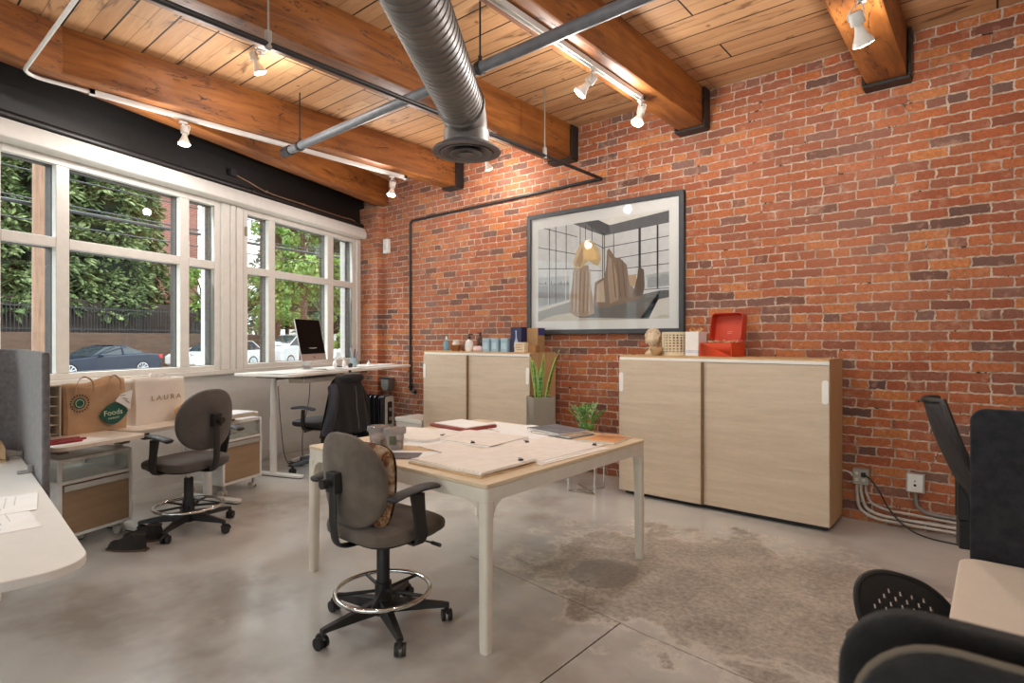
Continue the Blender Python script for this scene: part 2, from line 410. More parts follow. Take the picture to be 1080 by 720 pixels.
def window(idx, u0, u1, mu, label):
    a = MB(); d = MB()
    def fr(mb, v0, v1, e):
        mb.box(v0, v1, u0, u0+.06+e, ZS, ZT); mb.box(v0, v1, u1-.06-e, u1, ZS, ZT)
        mb.box(v0, v1, u0+.06+e, u1-.06-e, ZS, ZS+.05+e); mb.box(v0, v1, u0+.06+e, u1-.06-e, ZT-.05-e, ZT)
        xs = [u0+.06+e]+[q for c, w in mu for q in (c-w/2-e/2, c+w/2+e/2)]+[u1-.06-e]
        for c, w in mu: mb.box(v0, v1, c-w/2-e/2, c+w/2+e/2, ZS+.05+e, ZT-.05-e)
        for i in range(0, len(xs), 2): mb.box(v0, v1, xs[i], xs[i+1], 2.09-e/2, 2.17+e/2)
    fr(a, -.05, .005, 0); fr(d, -.125, -.052, .004)
    o = a.build('window_%d' % idx, TRIMW, loc=WL, rz=WA, bev=.005, seg=1); struct(o, label, 'window')
    x = d.build('outer_frame', DKFRAME, o, smooth=0); x['label'] = 'dark brown outer frame'
    g = MB().box(-.046, -.042, u0+.03, u1-.03, ZS+.02, ZT-.02).build('glass', GLASS, o, smooth=0); g['label'] = 'clear window pane'
    return o
window(1, -1.32, .67, [(-.843, .10), (.26, .10)], 'three-part white street window with the dark blue car outside')
window(2, .99, 3.03, [(1.415, .10), (2.48, .12)], 'white street window behind the standing desk and computer')
window(3, -3.75, -1.75, [(-3.25, .09), (-2.2, .10)], 'white street window added out of view for more daylight')  # unseen third opening, added to bring in more daylight
h = MB().cyl((.006, 1.02, 2.5), (.006, 1.02, 2.6), .018, n=8).build('hinge', mat('tarnished_brass', (150, 132, 104), .5, .6), None, loc=WL, rz=WA)
tag(h, 'small worn brass catch on the white post between the windows', 'catch')
# back of the room: unseen windows added to let in daylight as fill
m = MB()
yb0, yb1 = -4.8, -4.5
for a, b in ((-3.9, -3.5), (-.5, -.2), (3.0, 3.7)): m.box(a, b, yb0, yb1, 0, ZC)
for a, b in ((-3.5, -.5), (-.2, 3.0)): m.box(a, b, yb0, yb1, 0, .5); m.box(a, b, yb0, yb1, 3.1, ZC)
struct(m.build('wall_front', WHITE, smooth=0), 'white wall behind the viewer with wide windows added for daylight', 'wall')
for i, (a, b) in enumerate(((-3.5, -.5), (-.2, 3.0))):
    m = MB(); y0, y1 = -4.7, -4.62
    m.box(a, a+.07, y0, y1, .5, 3.1); m.box(b-.07, b, y0, y1, .5, 3.1); m.box(a+.07, b-.07, y0, y1, .5, .57); m.box(a+.07, b-.07, y0, y1, 3.03, 3.1)
    m.box((a+b)/2-.04, (a+b)/2+.04, y0, y1, .57, 3.03)
    o = struct(m.build('window_%d' % (4+i), TRIMW, smooth=0), 'wide white framed window added in the wall behind for daylight', 'window')
    g = MB().box(a+.04, b-.04, -4.665, -4.66, .54, 3.06).build('glass', GLASS, o, smooth=0); g['label'] = 'clear window pane'
# ------------------------------------------------------------------ timber beams
def beam(x0, x1, y0, label, zb=3.24, y1=5.02):
    m = MB(); n = 26
    rnd = random.Random(int(x0*100))
    def ring(k):
        y = y0+(y1-y0)*k/n; j = lambda s: rnd.uniform(-s, s)
        return [(x0+j(.004), y, zb+.012+j(.004)), (x0+.014+j(.003), y, zb+j(.003)), (x1-.014+j(.003), y, zb+j(.003)), (x1+j(.004), y, zb+.012+j(.004)), (x1, y, ZC-.002), (x0, y, ZC-.002)]
    vs = []
    for k in range(n+1): vs += ring(k)
    fs = [(k*6+i, k*6+(i+1) % 6, (k+1)*6+(i+1) % 6, (k+1)*6+i) for k in range(n) for i in range(6)]+[tuple(range(6))[::-1], tuple(range(n*6, n*6+6))]
    m.add(vs, fs); o = m.build('ceiling_beam', BEAM); struct(o, label, 'beam')
    s = MB(); s.box(x0-.02, x1+.02, 4.90, 5.025, zb-.025, zb-.002); s.box(x1+.006, x1+.026, 4.90, 5.025, zb-.002, ZC-.01); s.box(x0-.026, x0-.006, 4.90, 5.025, zb-.002, ZC-.01)
    q = s.build('wall_shoe', BLACKM, o, bev=.004); q['label'] = 'black iron shoe holding the beam end'
    return o
beam(-5.25, -5.04, 1.02, 'timber beam second from the windows, butting into the slanted beam')
beam(-3.62, -3.36, -4.4, 'timber beam crossing just behind the round duct diffuser')
beam(-2.2, -1.97, -4.4, 'timber beam with the white two-lamp light track beneath it')
beam(-.74, -.49, -4.4, 'timber beam at upper right carrying the single flood lamp')
beam(.72, .95, -4.4, 'timber beam beyond the upper right corner')
m = MB(); n = 20; rnd = random.Random(3)
vs = []
for k in range(n+1):
    u = -6.6+(3.36+6.6)*k/n; j = lambda s: rnd.uniform(-s, s)
    vs += [(.33+j(.004), u, 3.253), (.345, u, 3.24+j(.003)), (.52, u, 3.24+j(.003)), (.535+j(.004), u, 3.253), (.535, u, ZC-.003), (.33, u, ZC-.003)]
fs = [(k*6+i, k*6+(i+1) % 6, (k+1)*6+(i+1) % 6, (k+1)*6+i) for k in range(n) for i in range(6)]+[tuple(range(6))[::-1], tuple(range(n*6, n*6+6))]
o = struct(m.add(vs, fs).build('ceiling_beam', BEAM, loc=WL, rz=WA), 'slanted timber beam running along above the window wall', 'beam')
SKY = 3.7; SUN = 9; EXPO = 0.24; LAMPW = 25; FILLW = .45
# ------------------------------------------------------------------ track lights
LAMPG = mat('frosted_lamp_white', (236, 232, 224), .35, var=.01)
BULB = mat('lit_bulb_face', (255, 232, 190), .3, emit=((255, 226, 178), 14))
def lamp(name, label, p, base, aim, group, power, big=1.0):
    """a white flood head: p = lamp face centre, base = where it hangs from"""
    o = thing(name, label, 'spotlight', base, 0, group)
    P = Vector(p)-Vector(base); a = Vector(aim).normalized()
    def al(mb, d, prof, n=20):
        M = Matrix.Translation(d) @ a.to_track_quat('Z', 'Y').to_matrix().to_4x4(); old = mb.M; mb.M = M; mb.lathe(prof, n=n); mb.M = old
    s = big
    b = MB(); al(b, P, [(.0, -.155*s), (.026*s, -.155*s), (.030*s, -.15*s), (.032*s, -.10*s), (.030*s, -.095*s), (.0, -.095*s)]); b.build('socket', WHITEM, o)
    b = MB(); al(b, P, [(.018*s, -.096*s), (.020*s, -.075*s), (.028*s, -.05*s), (.045*s, -.015*s), (.047*s, -.004*s), (.044*s, 0), (.041*s, -.001)]); b.build('reflector', LAMPG, o)
    b = MB(); al(b, P, [(.0415*s, -.002), (.038*s, .002), (.02*s, .006), (.0, .007)]); q = b.build('bulb_face', BULB, o); q['label'] = 'glowing warm bulb face'
    top = P-a*.12*s
    side = a.cross(Vector((0, 0, 1))); side = side.normalized() if side.length > .05 else Vector((1, 0, 0))
    k = MB()
    for sg in (-1, 1): k.tube(bez([top+side*.034*s*sg, top+side*.036*s*sg-a*.02+Vector((0, 0, .02)), Vector((0, 0, -.035))+side*.008*sg], 5), .004, 6)
    k.cyl((0, 0, -.045), (0, 0, 0), .011, n=10); k.build('yoke', WHITEM, o)
    b = MB().box(-.014, .014, -.03, .03, -.018, .0); b.build('track_adapter', WHITEM, o, bev=.003)
    l = bpy.data.lights.new('lamp_light', 'POINT'); l.energy = power; l.color = (1.0, .96, .915); l.shadow_soft_size = .05
    lo = bpy.data.objects.new('lamp_light', l); C.objects.link(lo); lo.parent = o; lo.location = P+a*.07; lo.rotation_euler = a.to_track_quat('-Z', 'Y').to_euler()
    return o
GL = 'white flood lamps on the ceiling tracks'
LW = LAMPW
lamp('track_lamp', 'lit white flood lamp hanging from the track over the first window', (-5.17, 1.90, 2.99), (-5.19, 1.90, 3.185), (.1, -.1, -1), GL, LW)
lamp('track_lamp', 'lit white flood lamp at the far end of the track near the corner', (-5.12, 4.0, 2.96), (-5.16, 4.04, 3.185), (.1, -.25, -1), GL, LW)
lamp('track_lamp', 'lit white flood lamp hung close to the planks left of the threaded rod', (-4.30, 2.12, 3.40), (-4.25, 2.10, 3.555), (.1, .35, -.9), GL, LW*.6)
lamp('track_lamp', 'small white flood lamp just right of the duct diffuser', (-4.22, 4.62, 3.21), (-4.25, 4.60, 3.39), (.1, .45, -.9), GL, LW*.6)
lamp('track_lamp', 'lit white flood lamp tilted on the middle track, left of its end lamp', (-2.15, 3.25, 3.02), (-2.085, 3.33, 3.195), (-.55, -.35, -.75), GL, LW)
lamp('track_lamp', 'lit white flood lamp at the very end of the middle track', (-2.10, 3.97, 3.02), (-2.085, 3.99, 3.195), (-.05, -.45, -.9), GL, LW)
lamp('track_lamp', 'lit white flood lamp under the upper right beam', (-.555, 3.62, 2.97), (-.56, 3.52, 3.195), (.15, .55, -.82), GL, LW, 1.15)
# unseen flood lamps added as fill light for the room
for i, (x, y) in enumerate(((-2.085, 1.0), (-2.085, -1.2), (-.56, 1.6), (-.56, -.8), (.835, 2.1), (.835, .6), (-3.49, -.2), (-3.49, -2.2))):
    lamp('track_lamp', 'white flood lamp added out of view on a ceiling track as fill light', (x+.02, y+.05, 3.02), (x, y, 3.195), (.05, .3, -1), 'white flood lamps added out of view as fill light', LW*FILLW)
def track(label, x, y0, y1, z0=3.2, z1=3.235):
    m = MB(); m.box(x-.02, x-.012, y0, y1, z0, z1); m.box(x+.012, x+.02, y0, y1, z0, z1); m.box(x-.0121, x+.0121, y0, y1, z1-.012, z1-.0005); m.box(x-.02, x+.02, y0, y0+.03, z0-.003, z1); m.box(x-.02, x+.02, y1-.03, y1, z0-.003, z1)
    return tag(m.build('light_track', WHITEM, smooth=0), label, 'light track', 'white ceiling light tracks')
track('white light track along the beam nearest the windows', -5.18, 1.25, 4.25)
track('white light track under the middle beam holding two lamps', -2.085, -2.0, 4.03)
track('short white light track under the upper right beam', -.56, -2.0, 3.62)
track('unseen white light track added for the fill lamps on the right', .835, -.5, 3.4)  # this track and the next are added to carry the fill lamps
track('unseen white light track added for the fill lamps behind the viewer', -3.49, -3.0, .4)
for i, (x, y, zt) in enumerate(((-4.25, 2.10, 3.579), (-4.25, 4.60, 3.579))):
    o = MB(); o.cyl((0, 0, -.024), (0, 0, 0), .045, n=20)
    if i: o.cyl((0, 0, -.19), (0, 0, -.02), .008, n=8)
    tag(o.build('lamp_canopy', WHITEM, loc=(x, y, zt), bev=.003), ('round white ceiling plate of the lamp near the threaded rod', 'white ceiling plate of the small lamp by the diffuser')[i], 'ceiling plate')
o = MB().tube([(-5.18, 1.25, 3.215), (-5.18, .98, 3.215)]+arc((-5.06, .98, 3.215), .12, 180, 270, 6)+[(-4.4, .86, 3.215), (-3.7, .86, 3.215)], .013, 8).build('white_conduit', WHITEM)
tag(o, 'white bent conduit running into the window-side light track', 'conduit')
# ------------------------------------------------------------------ pipes, duct, conduit
m = MB(); yz = 2.66; zg = 3.1
m.cyl((-5.0, yz+.06, zg), (3.3, yz-.10, zg), .036, n=18)
o = m.build('sprinkler_pipe', GREYPIPE); tag(o, 'thick grey pipe crossing under the beams behind the duct', 'pipe')
k = MB(); k.cyl((-5.06, yz+.06, zg), (-4.94, yz+.06, zg), .046, n=14); k.cyl((-5.09, yz+.06, zg), (-5.06, yz+.06, zg), .03, n=8); q = k.build('end_cap', BLACKM, o); q['label'] = 'black end cap'
for x, zt in ((-4.78, ZC), (-2.52, ZC), (-.3, ZC), (1.9, ZC)):
    k = MB(); yy = yz+.06-(x+5)*.0193
    k.cyl((x-.016, yy, zg), (x+.016, yy, zg), .044, n=14); k.cyl((x, yy, zg+.04), (x, yy, zt-.003), .006, n=8); k.cyl((x, yy, zg+.035), (x, yy, zg+.075), .013, n=8)
    q = k.build('hanger', BLACKM, o); q['label'] = 'black pipe hanger'
m = MB(); m.tube([(-3.06, -4.2, 2.99), (-3.05, 4.93, 2.985)]+arc((-3.05, 4.93, 2.945), .04, 90, 0, 4, 'yz')[1:] if 0 else [(-3.06, -4.2, 2.99), (-3.05, 4.985, 2.985)], .0165, 10)
o = m.build('black_conduit', BLACKM); tag(o, 'straight black conduit hung below the beams on thin rods', 'conduit')
for y in (-1.2, 1.55, 4.07):
    q = MB().cyl((-3.055, y, 2.99), (-3.055, y, ZC-.003), .006, n=8).cyl((-3.055, y, 2.965), (-3.055, y, 3.06), .02, n=8).build('hanger_rod', mat('galvanised_rod', (170, 168, 162), .4, .8), o); q['label'] = 'thin galvanised hanger rod'
m = MB(); m.tube([(-3.045, 5.01, 2.985), (-5.96, 5.01, 2.945)]+arc((-5.96, 5.01, 2.895), .05, 90, 180, 5, 'xz')+[(-6.01, 5.01, .72)]+arc((-5.96, 5.01, .72), .05, 180, 270, 5, 'xz')+[(-5.93, 5.01, .67)], .0165, 10)
m.cyl((-5.94, 5.01, .67), (-5.90, 5.01, .67), .024, n=10); m.cyl((-5.98, 5.01, .73), (-5.98, 4.975, .73), .024, n=10)
tag(m.build('wall_conduit', BLACKM), 'black conduit running along and down the brick wall', 'conduit')
m = MB().cyl((.06, -6.5, 2.992), (.06, 3.16, 2.985), .032, n=16)
o = tag(m.build('window_header_pipe', BLACKM, loc=WL, rz=WA), 'long black pipe above the white window box', 'pipe')
q = MB().cyl((.06, 1.02, 2.99), (.06, 1.05, 2.99), .042, n=14).build('coupling', BLACKM, o)
for u in (-4.0, -1.5, 2.2): q = MB().box(.0, .06, u-.015, u+.015, 2.965, 2.99).build('bracket', BLACKM, o)
m = MB(); m.tube(bez([(.012, .86, 3.13), (.012, 1.05, 3.10), (.012, 1.35, 3.05), (.012, 1.95, 3.045), (.012, 2.6, 3.04), (.012, 2.95, 3.05), (.012, 3.02, 3.03)], 6), .008, 6)
for u, z in ((1.32, 3.055), (1.95, 3.045)): m.cyl((.0, u, z), (.02, u, z), .014, n=8)
tag(m.build('copper_wire', mat('copper_wire', (196, 158, 128), .4, .6), loc=WL, rz=WA), 'thin copper wire stapled along the black wall above the windows', 'wire')
m = MB(); m.box(.001, .05, .78, .86, 3.10, 3.17); tag(m.build('junction_box', BLACKM, loc=WL, rz=WA, bev=.004), 'small black junction box on the black wall above the windows', 'junction box')
# spiral duct
A = Vector((-2.53, 2.53, 2.79)); Dv = Vector((-.577, .817, 0)); B0 = A-Dv*5.2
t = NT('grey_spiral_duct'); tc = t.N('ShaderNodeTexCoord'); x, y, z = t.sep(tc.outputs['Object'])
t.b.inputs['Metallic'].default_value = .35; t.b.inputs['Roughness'].default_value = .5
t.col(t.ramp(t.noise(tc.outputs['Object'], 5, 4), [(.3, lin((108, 103, 99))), (.7, lin((128, 122, 117)))])); DUCT = t.m
droot = thing('spiral_duct', 'fat grey spiral air duct crossing the ceiling above the table', 'duct', (A.x, A.y, 2.5), math.atan2(Dv.y, Dv.x))
m = MB(); r = .135; pitch = .052; L = 5.2; nt = 36
prof = []
pts = []; rs = []
k = -L
while k < -.10:
    for dx, dr in ((0, 0), (.041, 0), (.0425, -.007), (.0455, -.007), (.047, .003), (.0505, .003)):
        pts.append((k+dx, 0, .29)); rs.append(r+dr)
    k += pitch
m.tube(pts, rs, 28); m.build('duct_body', DUCT, droot, smooth=60)
m = MB(); m.tube([(-.105, 0, .29), (-.075, 0, .29)], r+.012, 28); m.build('duct_collar', DUCT, droot)
m = MB(); m.tube([(-.08, 0, .29)]+[(.0+.13*math.sin(R(a))-.0, 0, .29-.13+.13*math.cos(R(a))) for a in range(0, 91, 15)]+[(.13, 0, .10)], [r]*8+[r], 28); m.build('elbow', DUCT, droot)
cx = .13
m = MB(); m.lathe([(r+.01, .20), (r+.012, .12), (r, .115)], (cx, 0, 0), 32); m.build('neck_band', DUCT, droot)
DIFM = mat('grey_diffuser_metal', (104, 104, 107), .42, .3)
m = MB(); m.lathe([(r-.02, .125), (r+.02, .12), (.215, .085), (.222, .072), (.218, .066), (.18, .066), (.145, .10), (.12, .12)], (cx, 0, 0), 40); m.build('diffuser', DIFM, droot)
m = MB(); m.lathe([(.10, .112), (.165, .07), (.168, .064), (.16, .062), (.095, .095)], (cx, 0, 0), 40)
m.lathe([(.055, .10), (.105, .064), (.108, .058), (.10, .056), (.05, .085)], (cx, 0, 0), 40)
m.lathe([(0, .072), (.04, .064), (.052, .054), (.04, .050), (0, .052)], (cx, 0, 0), 32); m.build('diffuser_ring', DIFM, droot)
for d in (-3.6, -1.9):
    m = MB(); m.tube(arc((d, 0, .29), r+.012, 0, 360, 24, 'yz')[:-1], .006, 6, True); m.cyl((d, 0, .29+r), (d, 0, ZC-2.5-.002), .005, n=6); m.build('hanger_strap', BLACKM, droot)
# ------------------------------------------------------------------ outside the windows (window-wall frame: v negative = outward, u along)
ZG = -.06
ASPH = mat('street_asphalt', (128, 126, 124), .85, var=.08, nscale=3, bump=.2, bscale=90)
CONC = mat('sidewalk_concrete', (172, 168, 160), .85, var=.06, nscale=4)
struct(MB().box(-15.0, -3.4, -30, 70, ZG-.2, ZG).build('road', ASPH, loc=WL, rz=WA, smooth=0), 'grey asphalt street outside the windows', 'street')
struct(MB().box(-3.4, -.26, -30, 70, ZG-.2, ZG+.1).build('pavement', CONC, loc=WL, rz=WA, smooth=0), 'pale concrete sidewalk outside the windows', 'sidewalk')
struct(MB().box(-60.0, -19.4, -30, 70, ZG-.2, 1.2).build('ground', mat('dark_soil', (78, 68, 54), .95, var=.2, nscale=1), loc=WL, rz=WA, smooth=0), 'dark soil of the bank behind the retaining wall', 'ground')
struct(MB().box(-19.4, -15.0, -30, 70, ZG-.2, ZG+.08).build('pavement_far', mat('brown_verge', (140, 116, 96), .9, var=.12, nscale=2), loc=WL, rz=WA, smooth=0), 'brownish verge across the street', 'verge')
RW = wood('dark_timber_retaining', (70, 50, 40), (104, 80, 64), (1.2, .5, 9), .8)
struct(MB().box(-19.7, -19.35, -6, 26, ZG, 1.62).build('wall_retaining', RW, loc=WL, rz=WA, bev=.02), 'dark brown retaining wall behind the parked cars', 'wall')
# iron fence on the wall
fr_ = thing('iron_fence', 'black iron picket fence on top of the retaining wall across the street', 'fence', W(-19.5, 0, 1.62), WA)
m = MB(); m.box(-.02, .02, 4.5, 19.5, .12, .17); m.box(-.02, .02, 4.5, 19.5, .98, 1.03)
m.build('rail', BLACKM, fr_, smooth=0)
m = MB()
u = 4.5
while u < 19.5: m.box(-.013, .013, u, u+.026, 0, 1.12); u += .13
o = m.build('picket_row', BLACKM, fr_, smooth=0)
struct(MB().box(-20.3, -20.15, -6, 20.5, 1.2, 3.0).build('wall_hedge_shade', wood('hedge_shade_board', (48, 38, 34), (66, 54, 46), (1, 9, .6), .9), loc=WL, rz=WA, smooth=0), 'dark board sheet added as the shade under the hedge, behind the iron pickets', 'fence')  # dark sheet put in for the shade under the hedge
# ---- trees
def leafmat(n, cs):
    t = NT(n); tc = t.N('ShaderNodeTexCoord'); f = t.noise(tc.outputs['Object'], 1.3, 4); g = t.noise(tc.outputs['Object'], 11, 3)
    t.col(t.ramp(t.math('MULTIPLY_ADD', g, .55, t.math('MULTIPLY', f, .45)), [(.36, lin(cs[0])), (.5, lin(cs[1])), (.64, lin(cs[2]))]))
    t.b.inputs['Roughness'].default_value = .7; t.b.inputs['Specular IOR Level'].default_value = .2
    t.b.inputs['Subsurface Weight'].default_value = 0
    return t.m
CON = leafmat('conifer_green', ((56, 68, 42), (104, 120, 76), (164, 174, 122)))
CON2 = leafmat('bluish_conifer_green', ((70, 90, 68), (118, 142, 108), (164, 186, 140)))
LEAF = leafmat('bright_leaf_green', ((70, 100, 44), (124, 158, 74), (196, 214, 138)))
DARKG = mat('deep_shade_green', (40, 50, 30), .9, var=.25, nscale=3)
BARK = mat('tree_bark', (92, 72, 56), .9, var=.2, nscale=8, bump=.5, bscale=20)
def conifer(v, u, z0, h, rad, n, label, m=CON, seed=1, zlow=.12):
    rnd = random.Random(seed); o = thing('conifer_tree', label, 'tree', W(v, u, z0), 0, 'trees across the street')
    b = MB().cyl((0, 0, 0), (0, 0, h*.85), .16, .05, 10); b.build('trunk', BARK, o)
    f = MB()
    # soft inner body, coloured dark so gaps between the fronds read as shade
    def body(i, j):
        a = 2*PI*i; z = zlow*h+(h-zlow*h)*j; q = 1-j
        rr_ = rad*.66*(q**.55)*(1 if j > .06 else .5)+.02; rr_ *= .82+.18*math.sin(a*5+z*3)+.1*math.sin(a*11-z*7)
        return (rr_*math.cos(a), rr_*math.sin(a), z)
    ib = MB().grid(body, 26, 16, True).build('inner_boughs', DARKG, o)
    nc = n//26
    for c in range(nc):
        j = rnd.random()**1.2; z = zlow*h+(h-zlow*h)*j; a = rnd.uniform(0, 2*PI); r0 = (rad*.74*((1-j)**.55)+.03)*rnd.uniform(.86, 1.12); cr = rnd.uniform(.28, .55)
        out = Vector((math.cos(a), math.sin(a), 0)); cc = out*r0+Vector((0, 0, z))
        for k in range(26):
            d = (out*rnd.uniform(-.1, 1.2)+Vector((rnd.gauss(0, .6), rnd.gauss(0, .6), rnd.uniform(-.35, .9)))).normalized(); p = cc+d*cr*.45; ln = cr*rnd.uniform(.5, 1.05); w_ = ln*rnd.uniform(.16, .30)
            t_ = d.cross(Vector((rnd.gauss(0, .4), rnd.gauss(0, .4), 1))).normalized(); dr = Vector((0, 0, -.28*ln)); q1 = p+d*ln*.55; q2 = p+d*ln+dr
            f.add([p-t_*w_*.3, p+t_*w_*.3, q1+t_*w_+dr*.45, q1, q1-t_*w_+dr*.45, q2+t_*w_*.3, q2-t_*w_*.3], [(0, 1, 2, 3), (0, 3, 4), (3, 2, 5), (3, 5, 6), (3, 6, 4)])
    f.build('foliage', m, o, smooth=0); return o
def broadleaf(v, u, z0, h, rad, n, label, seed=1, m=LEAF, trunk=.4, ls=.16):
    rnd = random.Random(seed); o = thing('leafy_tree', label, 'tree', W(v, u, z0), 0, 'trees across the street')
    b = MB().tube(bez([(0, 0, 0), (.1, .05, h*.25), (-.05, .1, h*.5), (.1, 0, h*.8)], 4), [.17]*7+[.1]*6, 8)
    for k in range(7):
        a = k*2.4; b.tube([(0, 0, h*(.35+.05*k)), (math.cos(a)*rad*.4, math.sin(a)*rad*.4, h*(.5+.05*k)), (math.cos(a)*rad*.75, math.sin(a)*rad*.75, h*(.58+.05*k))], [.06, .035, .015], 6)
    b.build('trunk', BARK, o)
    f = MB(); cl = []
    for k in range(26):
        a = rnd.uniform(0, 2*PI); q = math.sqrt(rnd.random())*rad*.8; z = h*trunk+(h*(1-trunk))*rnd.random()
        cl.append((q*math.cos(a), q*math.sin(a), z, rnd.uniform(.45, .8)*rad*.5))
    for k in range(n):
        c = rnd.choice(cl); d = Vector((rnd.gauss(0, 1), rnd.gauss(0, 1), rnd.gauss(0, 1))).normalized()
        p = Vector(c[:3])+d*c[3]*rnd.uniform(.6, 1.05); x = d.orthogonal().normalized(); x.rotate(Matrix.Rotation(rnd.uniform(0, 6.28), 3, d)); y = d.cross(x)+d*rnd.uniform(-.6, .6); s = ls*rnd.uniform(.6, 1.3)
        f.add([p-x*s*.5, p+y*s*.5, p+x*s*.5, p-y*s*.5], [(0, 1, 2, 3)])
    f.build('foliage', m, o, smooth=0); return o
for i, (v, u, h, rad, lb) in enumerate(((-22.0, 3.4, 15, 2.6, 'dense conifer at the left end of the hedge row'), (-22.3, 6.4, 15.5, 2.6, 'dense conifer across the street behind the wooden utility pole'), (-22.0, 9.2, 15, 2.6, 'dense conifer above the bonnet of the dark blue car'),
        (-22.2, 11.9, 14.5, 2.6, 'dense conifer above the roof of the dark blue car'), (-22.0, 14.4, 13.5, 2.5, 'dense conifer above the tail of the dark blue car'), (-23.5, 16.8, 11.5, 2.3, 'shorter conifer at the right end of the hedge row'))):
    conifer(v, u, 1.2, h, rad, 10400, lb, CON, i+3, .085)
broadleaf(-21.0, 19.2, 1.2, 4.0, 1.9, 4200, 'bright leafy tree above the white hatchback', 5, trunk=.05)
broadleaf(-19.0, 22.4, -.05, 8.6, 1.7, 5200, 'leafy tree seen in the left panes of the window behind the computer', 8, trunk=.2)
conifer(-23.5, 28.4, -.05, 13, 3.0, 5200, 'bluish shady tree behind the computer screen', CON2, 21, .16)
broadleaf(-14.0, 18.6, -.05, 8.2, 1.6, 6000, 'sunlit leafy tree above the computer screen', 13, trunk=.44, ls=.17)
conifer(-24.5, 34.6, -.05, 13.0, 3.0, 5200, 'bluish tree furthest along the street', CON2, 31, .14)
broadleaf(-14.2, 22.0, -.05, 6.0, 1.0, 2600, 'slim leafy tree by the right pane of the far window', 33, trunk=.15)
broadleaf(-26.0, 27.0, -.05, 6.0, 2.4, 4200, 'rounded leafy tree furthest back, left of the computer', 44, trunk=.1)
# ---- utility pole and wires
POLE = wood('weathered_pole', (118, 88, 70), (160, 126, 104), (9, 9, .6), .85)
o = thing('utility_pole', 'weathered wooden utility pole outside the first window', 'utility pole', W(-6.6, 2.96, ZG), WA)
MB().cyl((0, 0, 0), (0, 0, 8.5), .165, .14, 16).build('post', POLE, o)
q = MB().box(-.04, .10, -1.1, 1.1, 7.6, 7.72).build('crossarm', POLE, o)
q = MB().box(.13, .165, -.05, .05, 1.0, 1.5).build('metal_plate', mat('grey_galvanised', (168, 168, 166), .5, .5), o)
for i, (z, v, r_, lb) in enumerate(((3.72, -6.8, .035, 'thick overhead cable sagging past the hedge'), (3.9, -7.2, .016, 'thin overhead cable above the thick one'), (3.5, -7.2, .014, 'thin overhead cable below the thick one'), (4.5, -7.5, .014, 'highest thin overhead cable outside the first window'))):
    pts = [(v, -4+k*2.5, z+.35*((k-3)/6)**2+.03*k) for k in range(15)]
    tag(MB().tube(pts, r_, 6).build('overhead_cable', BLACKM, loc=WL, rz=WA), lb, 'cable', 'cables over the street')
# ---- cars
CARGL = mat('dark_car_glass', (58, 66, 72), .08, var=.05)
TYRE = mat('tyre_rubber', (30, 30, 32), .8); RIM = mat('alloy_wheel', (196, 198, 202), .3, .7)
def car(label, v, u, body, Lh, H, prof, roof, seed=0, flip=False, W2=.86, rim=True):
    """prof: side outline of the body [(x,z)], roof: outline of the cabin; x along the car 0..1, z 0..1"""
    o = thing('parked_car', label, 'car', W(v, u, ZG+.0), WA+(PI if flip else 0), None)
    def loft(outline, yin, nm, mt, bev):
        mb = MB(); n = len(outline); secs = ((-1, yin), (-.86, 1), (.86, 1), (1, yin)); vs = []
        for s, k in secs:
            zc = sum(p[1] for p in outline)/n*H
            vs += [(W2*s, (p[0]-.5)*Lh*(1 if k == 1 else .985), zc+(p[1]*H-zc)*k) for p in outline]
        fs = [(a*n+i, a*n+(i+1) % n, (a+1)*n+(i+1) % n, (a+1)*n+i) for a in range(3) for i in range(n)]+[tuple(range(n))[::-1], tuple(range(3*n, 4*n))]
        mb.add(vs, fs); return mb.build(nm, mt, o, bev=bev, seg=3)
    loft(prof, .86, 'body', body, .03)
    mb = MB(); n = len(roof)
    vs = [(s*W2*(.84-.20*max(0, (p[1]-.62)/.4)), (p[0]-.5)*Lh, p[1]*H) for s in (-1, 1) for p in roof]
    mb.add(vs, [(i, (i+1) % n, n+(i+1) % n, n+i) for i in range(n)]+[tuple(range(n))[::-1], tuple(range(n, 2*n))]); cab = mb.build('cabin_glass', CARGL, o, bev=.02)
    mb = MB()
    top = sorted(roof, key=lambda p: -p[1])[:2]; top.sort()
    hw = W2*(.84-.20*max(0, (top[0][1]-.62)/.4))
    mb.add([(s*hw*1.0, (x-.5)*Lh, z*H+d) for d in (.0, .03) for s in (-1, 1) for x, z in top], [(0, 1, 3, 2), (4, 6, 7, 5), (0, 2, 6, 4), (1, 5, 7, 3), (0, 4, 5, 1), (2, 3, 7, 6)])
    mid = (top[0][0]+top[1][0])/2
    for s in (-1, 1):
        rl = sorted([p for p in roof if p[1] < .7]); a, b = rl[0], rl[-1]
        for q, w in ((a, top[0]), (b, top[1]), ((mid, a[1]), (mid, top[0][1]))):
            mb.tube([(s*W2*.845, (q[0]-.5)*Lh, q[1]*H), (s*(hw+.004), (w[0]-.5)*Lh, w[1]*H+.012)], .028, 6)
    mb.build('roof', body, o, bev=.008)
    for x in (.17, .80):
        for s in (-1, 1):
            t_ = MB(); t_.M = Matrix.Translation((s*(W2-.10), (x-.5)*Lh, .31)) @ Matrix.Rotation(R(90*s), 4, 'Y')
            t_.lathe([(.17, -.08), (.29, -.08), (.31, -.05), (.31, .07), (.29, .10), (.225, .105), (.22, .06), (0, .06)], n=26); wq = t_.build('wheel', TYRE, o)
            r_ = MB(); r_.M = t_.M; r_.lathe([(.20, .07), (.225, .108), (.205, .112), (.185, .08)], n=26)
            for k in range(10):
                a = 2*PI*k/10; r_.tube([(.04*math.cos(a), .04*math.sin(a), .095), (.2*math.cos(a), .2*math.sin(a), .10)], .018, 6)
            r_.lathe([(0, .105), (.05, .10), (.055, .07)], n=12); r_.build('rim', RIM, wq)
    return o
